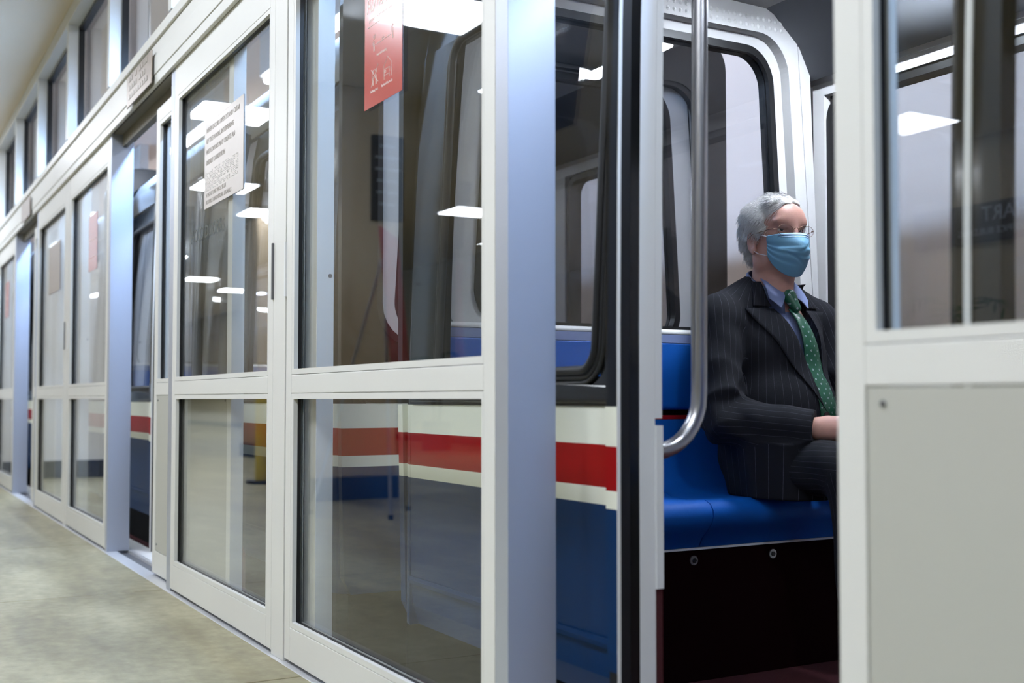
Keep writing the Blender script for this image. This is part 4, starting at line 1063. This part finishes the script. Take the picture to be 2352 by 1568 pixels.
# torso front without the opening, used to lay lapels, tie and collar on
tf = Field(axis((-.20, .30, .004)), axis((-.22, .22, .005)), axis((.0, .68, .005))); torso(tf, .010)
tfront = sampler(tf)
def tx(y, z):
    v = tfront(y, z); return v if v is not None else .06
def lay_strip(rows, off, th=.003, nu=8, m='suit', nm='lapel', par=None, sm=True, curve=0):
    """rows: list of (z, y0, y1, dx0, dx1); surface laid on the torso front"""
    bm = bmesh.new(); L2 = []
    xs_ = []
    for (z, y0, y1, d0, d1) in rows: xs_.append([tx(y0+(y1-y0)*i/nu, z) for i in range(nu+1)])
    xa = np.array(xs_); 
    for _ in range(6):
        q = xa.copy(); q[1:-1] = (xa[:-2]+2*xa[1:-1]+xa[2:])/4; q[:, 1:-1] = (q[:, :-2]+2*q[:, 1:-1]+q[:, 2:])/4; xa = q
    for o_ in (off, off-th):
        L2.append([[bm.verts.new((xa[r][i]+o_+d0+(d1-d0)*i/nu+curve*math.sin(PI*i/nu), y0+(y1-y0)*i/nu, z)) for i in range(nu+1)] for r, (z, y0, y1, d0, d1) in enumerate(rows)])
    A_, B_ = L2; nr = len(rows)
    for r in range(nr-1):
        for i in range(nu): bm.faces.new((A_[r][i], A_[r][i+1], A_[r+1][i+1], A_[r+1][i])); bm.faces.new((B_[r][i], B_[r+1][i], B_[r+1][i+1], B_[r][i+1]))
        for i in (0, nu): bm.faces.new((A_[r][i], A_[r+1][i], B_[r+1][i], B_[r][i]))
    for r in (0, nr-1):
        for i in range(nu): bm.faces.new((A_[r][i], B_[r][i], B_[r][i+1], A_[r][i+1]))
    o_ = obj(nm, bm, m, par or jacket, smooth=sm); stripes(o_); return o_
def wid(z): return .006+.082*max(0, min(1, (z-.235)/.36))**.9
for s in (-1, 1):
    rows = []
    for i in range(26):
        z = .232+(.530-.232)*i/25; inn = float(vc(z))+s*(wid(z)-.004); lw = .012+.072*(i/25)**.75
        rows.append((z, inn, inn+s*lw, .002, .004))
    lay_strip(rows, .004)
    rows = []
    for i in range(16):       # collar part above the notch
        z = .537+(.612-.537)*i/15; u_ = i/15; inn = float(vc(z))+s*(wid(z)-.004-.012*u_); lw = .052-.026*u_
        rows.append((z, inn, inn+s*lw, .002, .0))
    lay_strip(rows, .005, nm='jacket_collar')
# collar of the jacket round the neck
def neck_band(r0, r1, z0, z1, tilt, a0, a1, m, nm, par, th=.004, c=(.028, 0), fl=0.0):
    bm = bmesh.new(); n = 40; L2 = []
    for o_ in (0, -th):
        ring_ = []
        for i in range(n+1):
            a = a0+(a1-a0)*i/n; ca, sa = math.cos(a), math.sin(a); dz = -tilt*(ca+1)/2
            ring_.append([bm.verts.new((c[0]+(rr+o_)*ca, c[1]+(rr+o_)*sa, zz+dz)) for rr, zz in ((r0, z0), ((r0+r1)/2+.001, (z0+z1)/2), (r1, z1), (r1-.004, z1+.002))])
        L2.append(ring_)
    for i in range(n):
        for k in range(3):
            bm.faces.new((L2[0][i][k], L2[0][i+1][k], L2[0][i+1][k+1], L2[0][i][k+1])); bm.faces.new((L2[1][i][k], L2[1][i][k+1], L2[1][i+1][k+1], L2[1][i+1][k]))
        bm.faces.new((L2[0][i][0], L2[1][i][0], L2[1][i+1][0], L2[0][i+1][0])); bm.faces.new((L2[0][i][3], L2[0][i+1][3], L2[1][i+1][3], L2[1][i][3]))
    for i in (0, n):
        for k in range(3): bm.faces.new((L2[0][i][k], L2[0][i][k+1], L2[1][i][k+1], L2[1][i][k]))
    o_ = obj(nm, bm, m, par, smooth=True); stripes(o_); return o_
neck_band(.096, .078, .575, .640, .055, math.radians(62), math.radians(298), 'suit', 'jacket_collar', jacket)
neck_band(.078, .068, .585, .655, .075, math.radians(8), math.radians(352), 'shirt', 'shirt_collar', shirt)
# shirt collar points
for s in (-1, 1):
    def cp(p): return (p[0], p[1]*s, p[2])
    P0 = [(.098, .006, .586), (.058, .062, .622), (.108, .074, .560), (.134, .052, .532)]
    bm = bmesh.new(); n = 8; gA = []
    for o_ in (0, -.003):
        gg = []
        for i in range(n+1):
            u_ = i/n; a = Vector(P0[0]).lerp(Vector(P0[1]), u_); b_ = Vector(P0[3]).lerp(Vector(P0[2]), u_)
            gg.append([bm.verts.new(cp(tuple(a.lerp(b_, j/n)+Vector((o_+.006*math.sin(PI*j/n), 0, 0))))) for j in range(n+1)])
        gA.append(gg)
    for i in range(n):
        for j in range(n):
            bm.faces.new((gA[0][i][j], gA[0][i+1][j], gA[0][i+1][j+1], gA[0][i][j+1])); bm.faces.new((gA[1][i][j], gA[1][i][j+1], gA[1][i+1][j+1], gA[1][i+1][j]))
    obj('collar_point', bm, 'shirt', shirt, smooth=True)
# tie
rows = []
for i in range(40):
    u_ = i/39; z = .530-.32*u_; w_ = .015+.030*min(1, u_*1.5); yc = .004+.056*u_
    rows.append((z, yc-w_, yc+w_, .0, .0))
tie = lay_strip(rows, .004, .004, 10, 'tie', 'necktie', body, curve=.007)
kn = Field(axis((.08, .17, .0025)), axis((-.04, .05, .0025)), axis((.50, .61, .0025)))
kn.cap((.110, .000, .568), (.132, .006, .532), .0205, .0130, .006)
kno = obj('tie_knot', kn.mesh('tie_knot'), 'tie', tie); smooth(kno, 2)
# trousers
tr = Field(axis((-.16, .66, .007)), axis((-.28, .28, .007)), axis((-.46, .20, .007)))
for s in (-1, 1):
    tr.cap((.06, s*.090, .086), (.465, s*.118, .086), .078, .070, .03, disp=lambda X, Y, Z, t: .004*np.sin(30*X+40*Z))
    tr.cap((.465, s*.118, .086), (.505, s*.118, -.43), .068, .052, .03, disp=lambda X, Y, Z, t: .003*np.sin(24*Z+20*Y))
tr.ell((.07, 0, .09), (.12, .15, .08), .04)
trousers = obj('trousers', tr.mesh('trousers'), 'trouser', body); smooth(trousers, 3)
stripes(trousers, [((.0, s*.1, .09), (.465, s*.118, .086), .08, (0, 0, -1)) for s in (-1, 1)]+[((.465, s*.118, .086), (.505, s*.118, -.43), .06, (-1, 0, 0)) for s in (-1, 1)], False)
for s in (-1, 1):
    sf = Field(axis((.42, .70, .005)), axis((-.07, .07, .005)), axis((-.495, -.36, .005)))
    sf.ell((.50, 0, -.445), (.062, .040, .045), .02); sf.ell((.585, .0, -.462), (.075, .045, .030), .03); sf.put([.44, -.06, -.49], [.68, .06, -.475], lambda X, Y, Z: np.maximum(np.sqrt(((X-.56)/.115)**2+(Y/.047)**2)*.06-.06, np.maximum(-.489-Z, Z+.474)), .004)
    so = obj('shoe', sf.mesh('shoe'), 'shoe', body); so.location = (0, s*.125, 0); smooth(so, 2)
# buttons
bx = tx(.0, .232)
for (y, z, r_) in ((.030, .222, .0115),):
    bt = obj('button', cyl((bx+.004, y, z), r_, .004, 'x', 20), 'button', jacket, bevel=.001)
for k in range(4):
    d = (np.array(W_R)-np.array(E_R)); d /= np.linalg.norm(d); p = np.array(W_R)-d*(.028+.017*k); q = p+np.array((-.012, -.044, -.020))
    bm = bmesh.new(); bmesh.ops.create_uvsphere(bm, u_segments=14, v_segments=8, radius=.0065); bmesh.ops.scale(bm, verts=bm.verts, vec=(1, .5, 1)); bmesh.ops.translate(bm, verts=bm.verts, vec=Vector(q)); obj('cuff_button', bm, 'button', jacket, smooth=True)
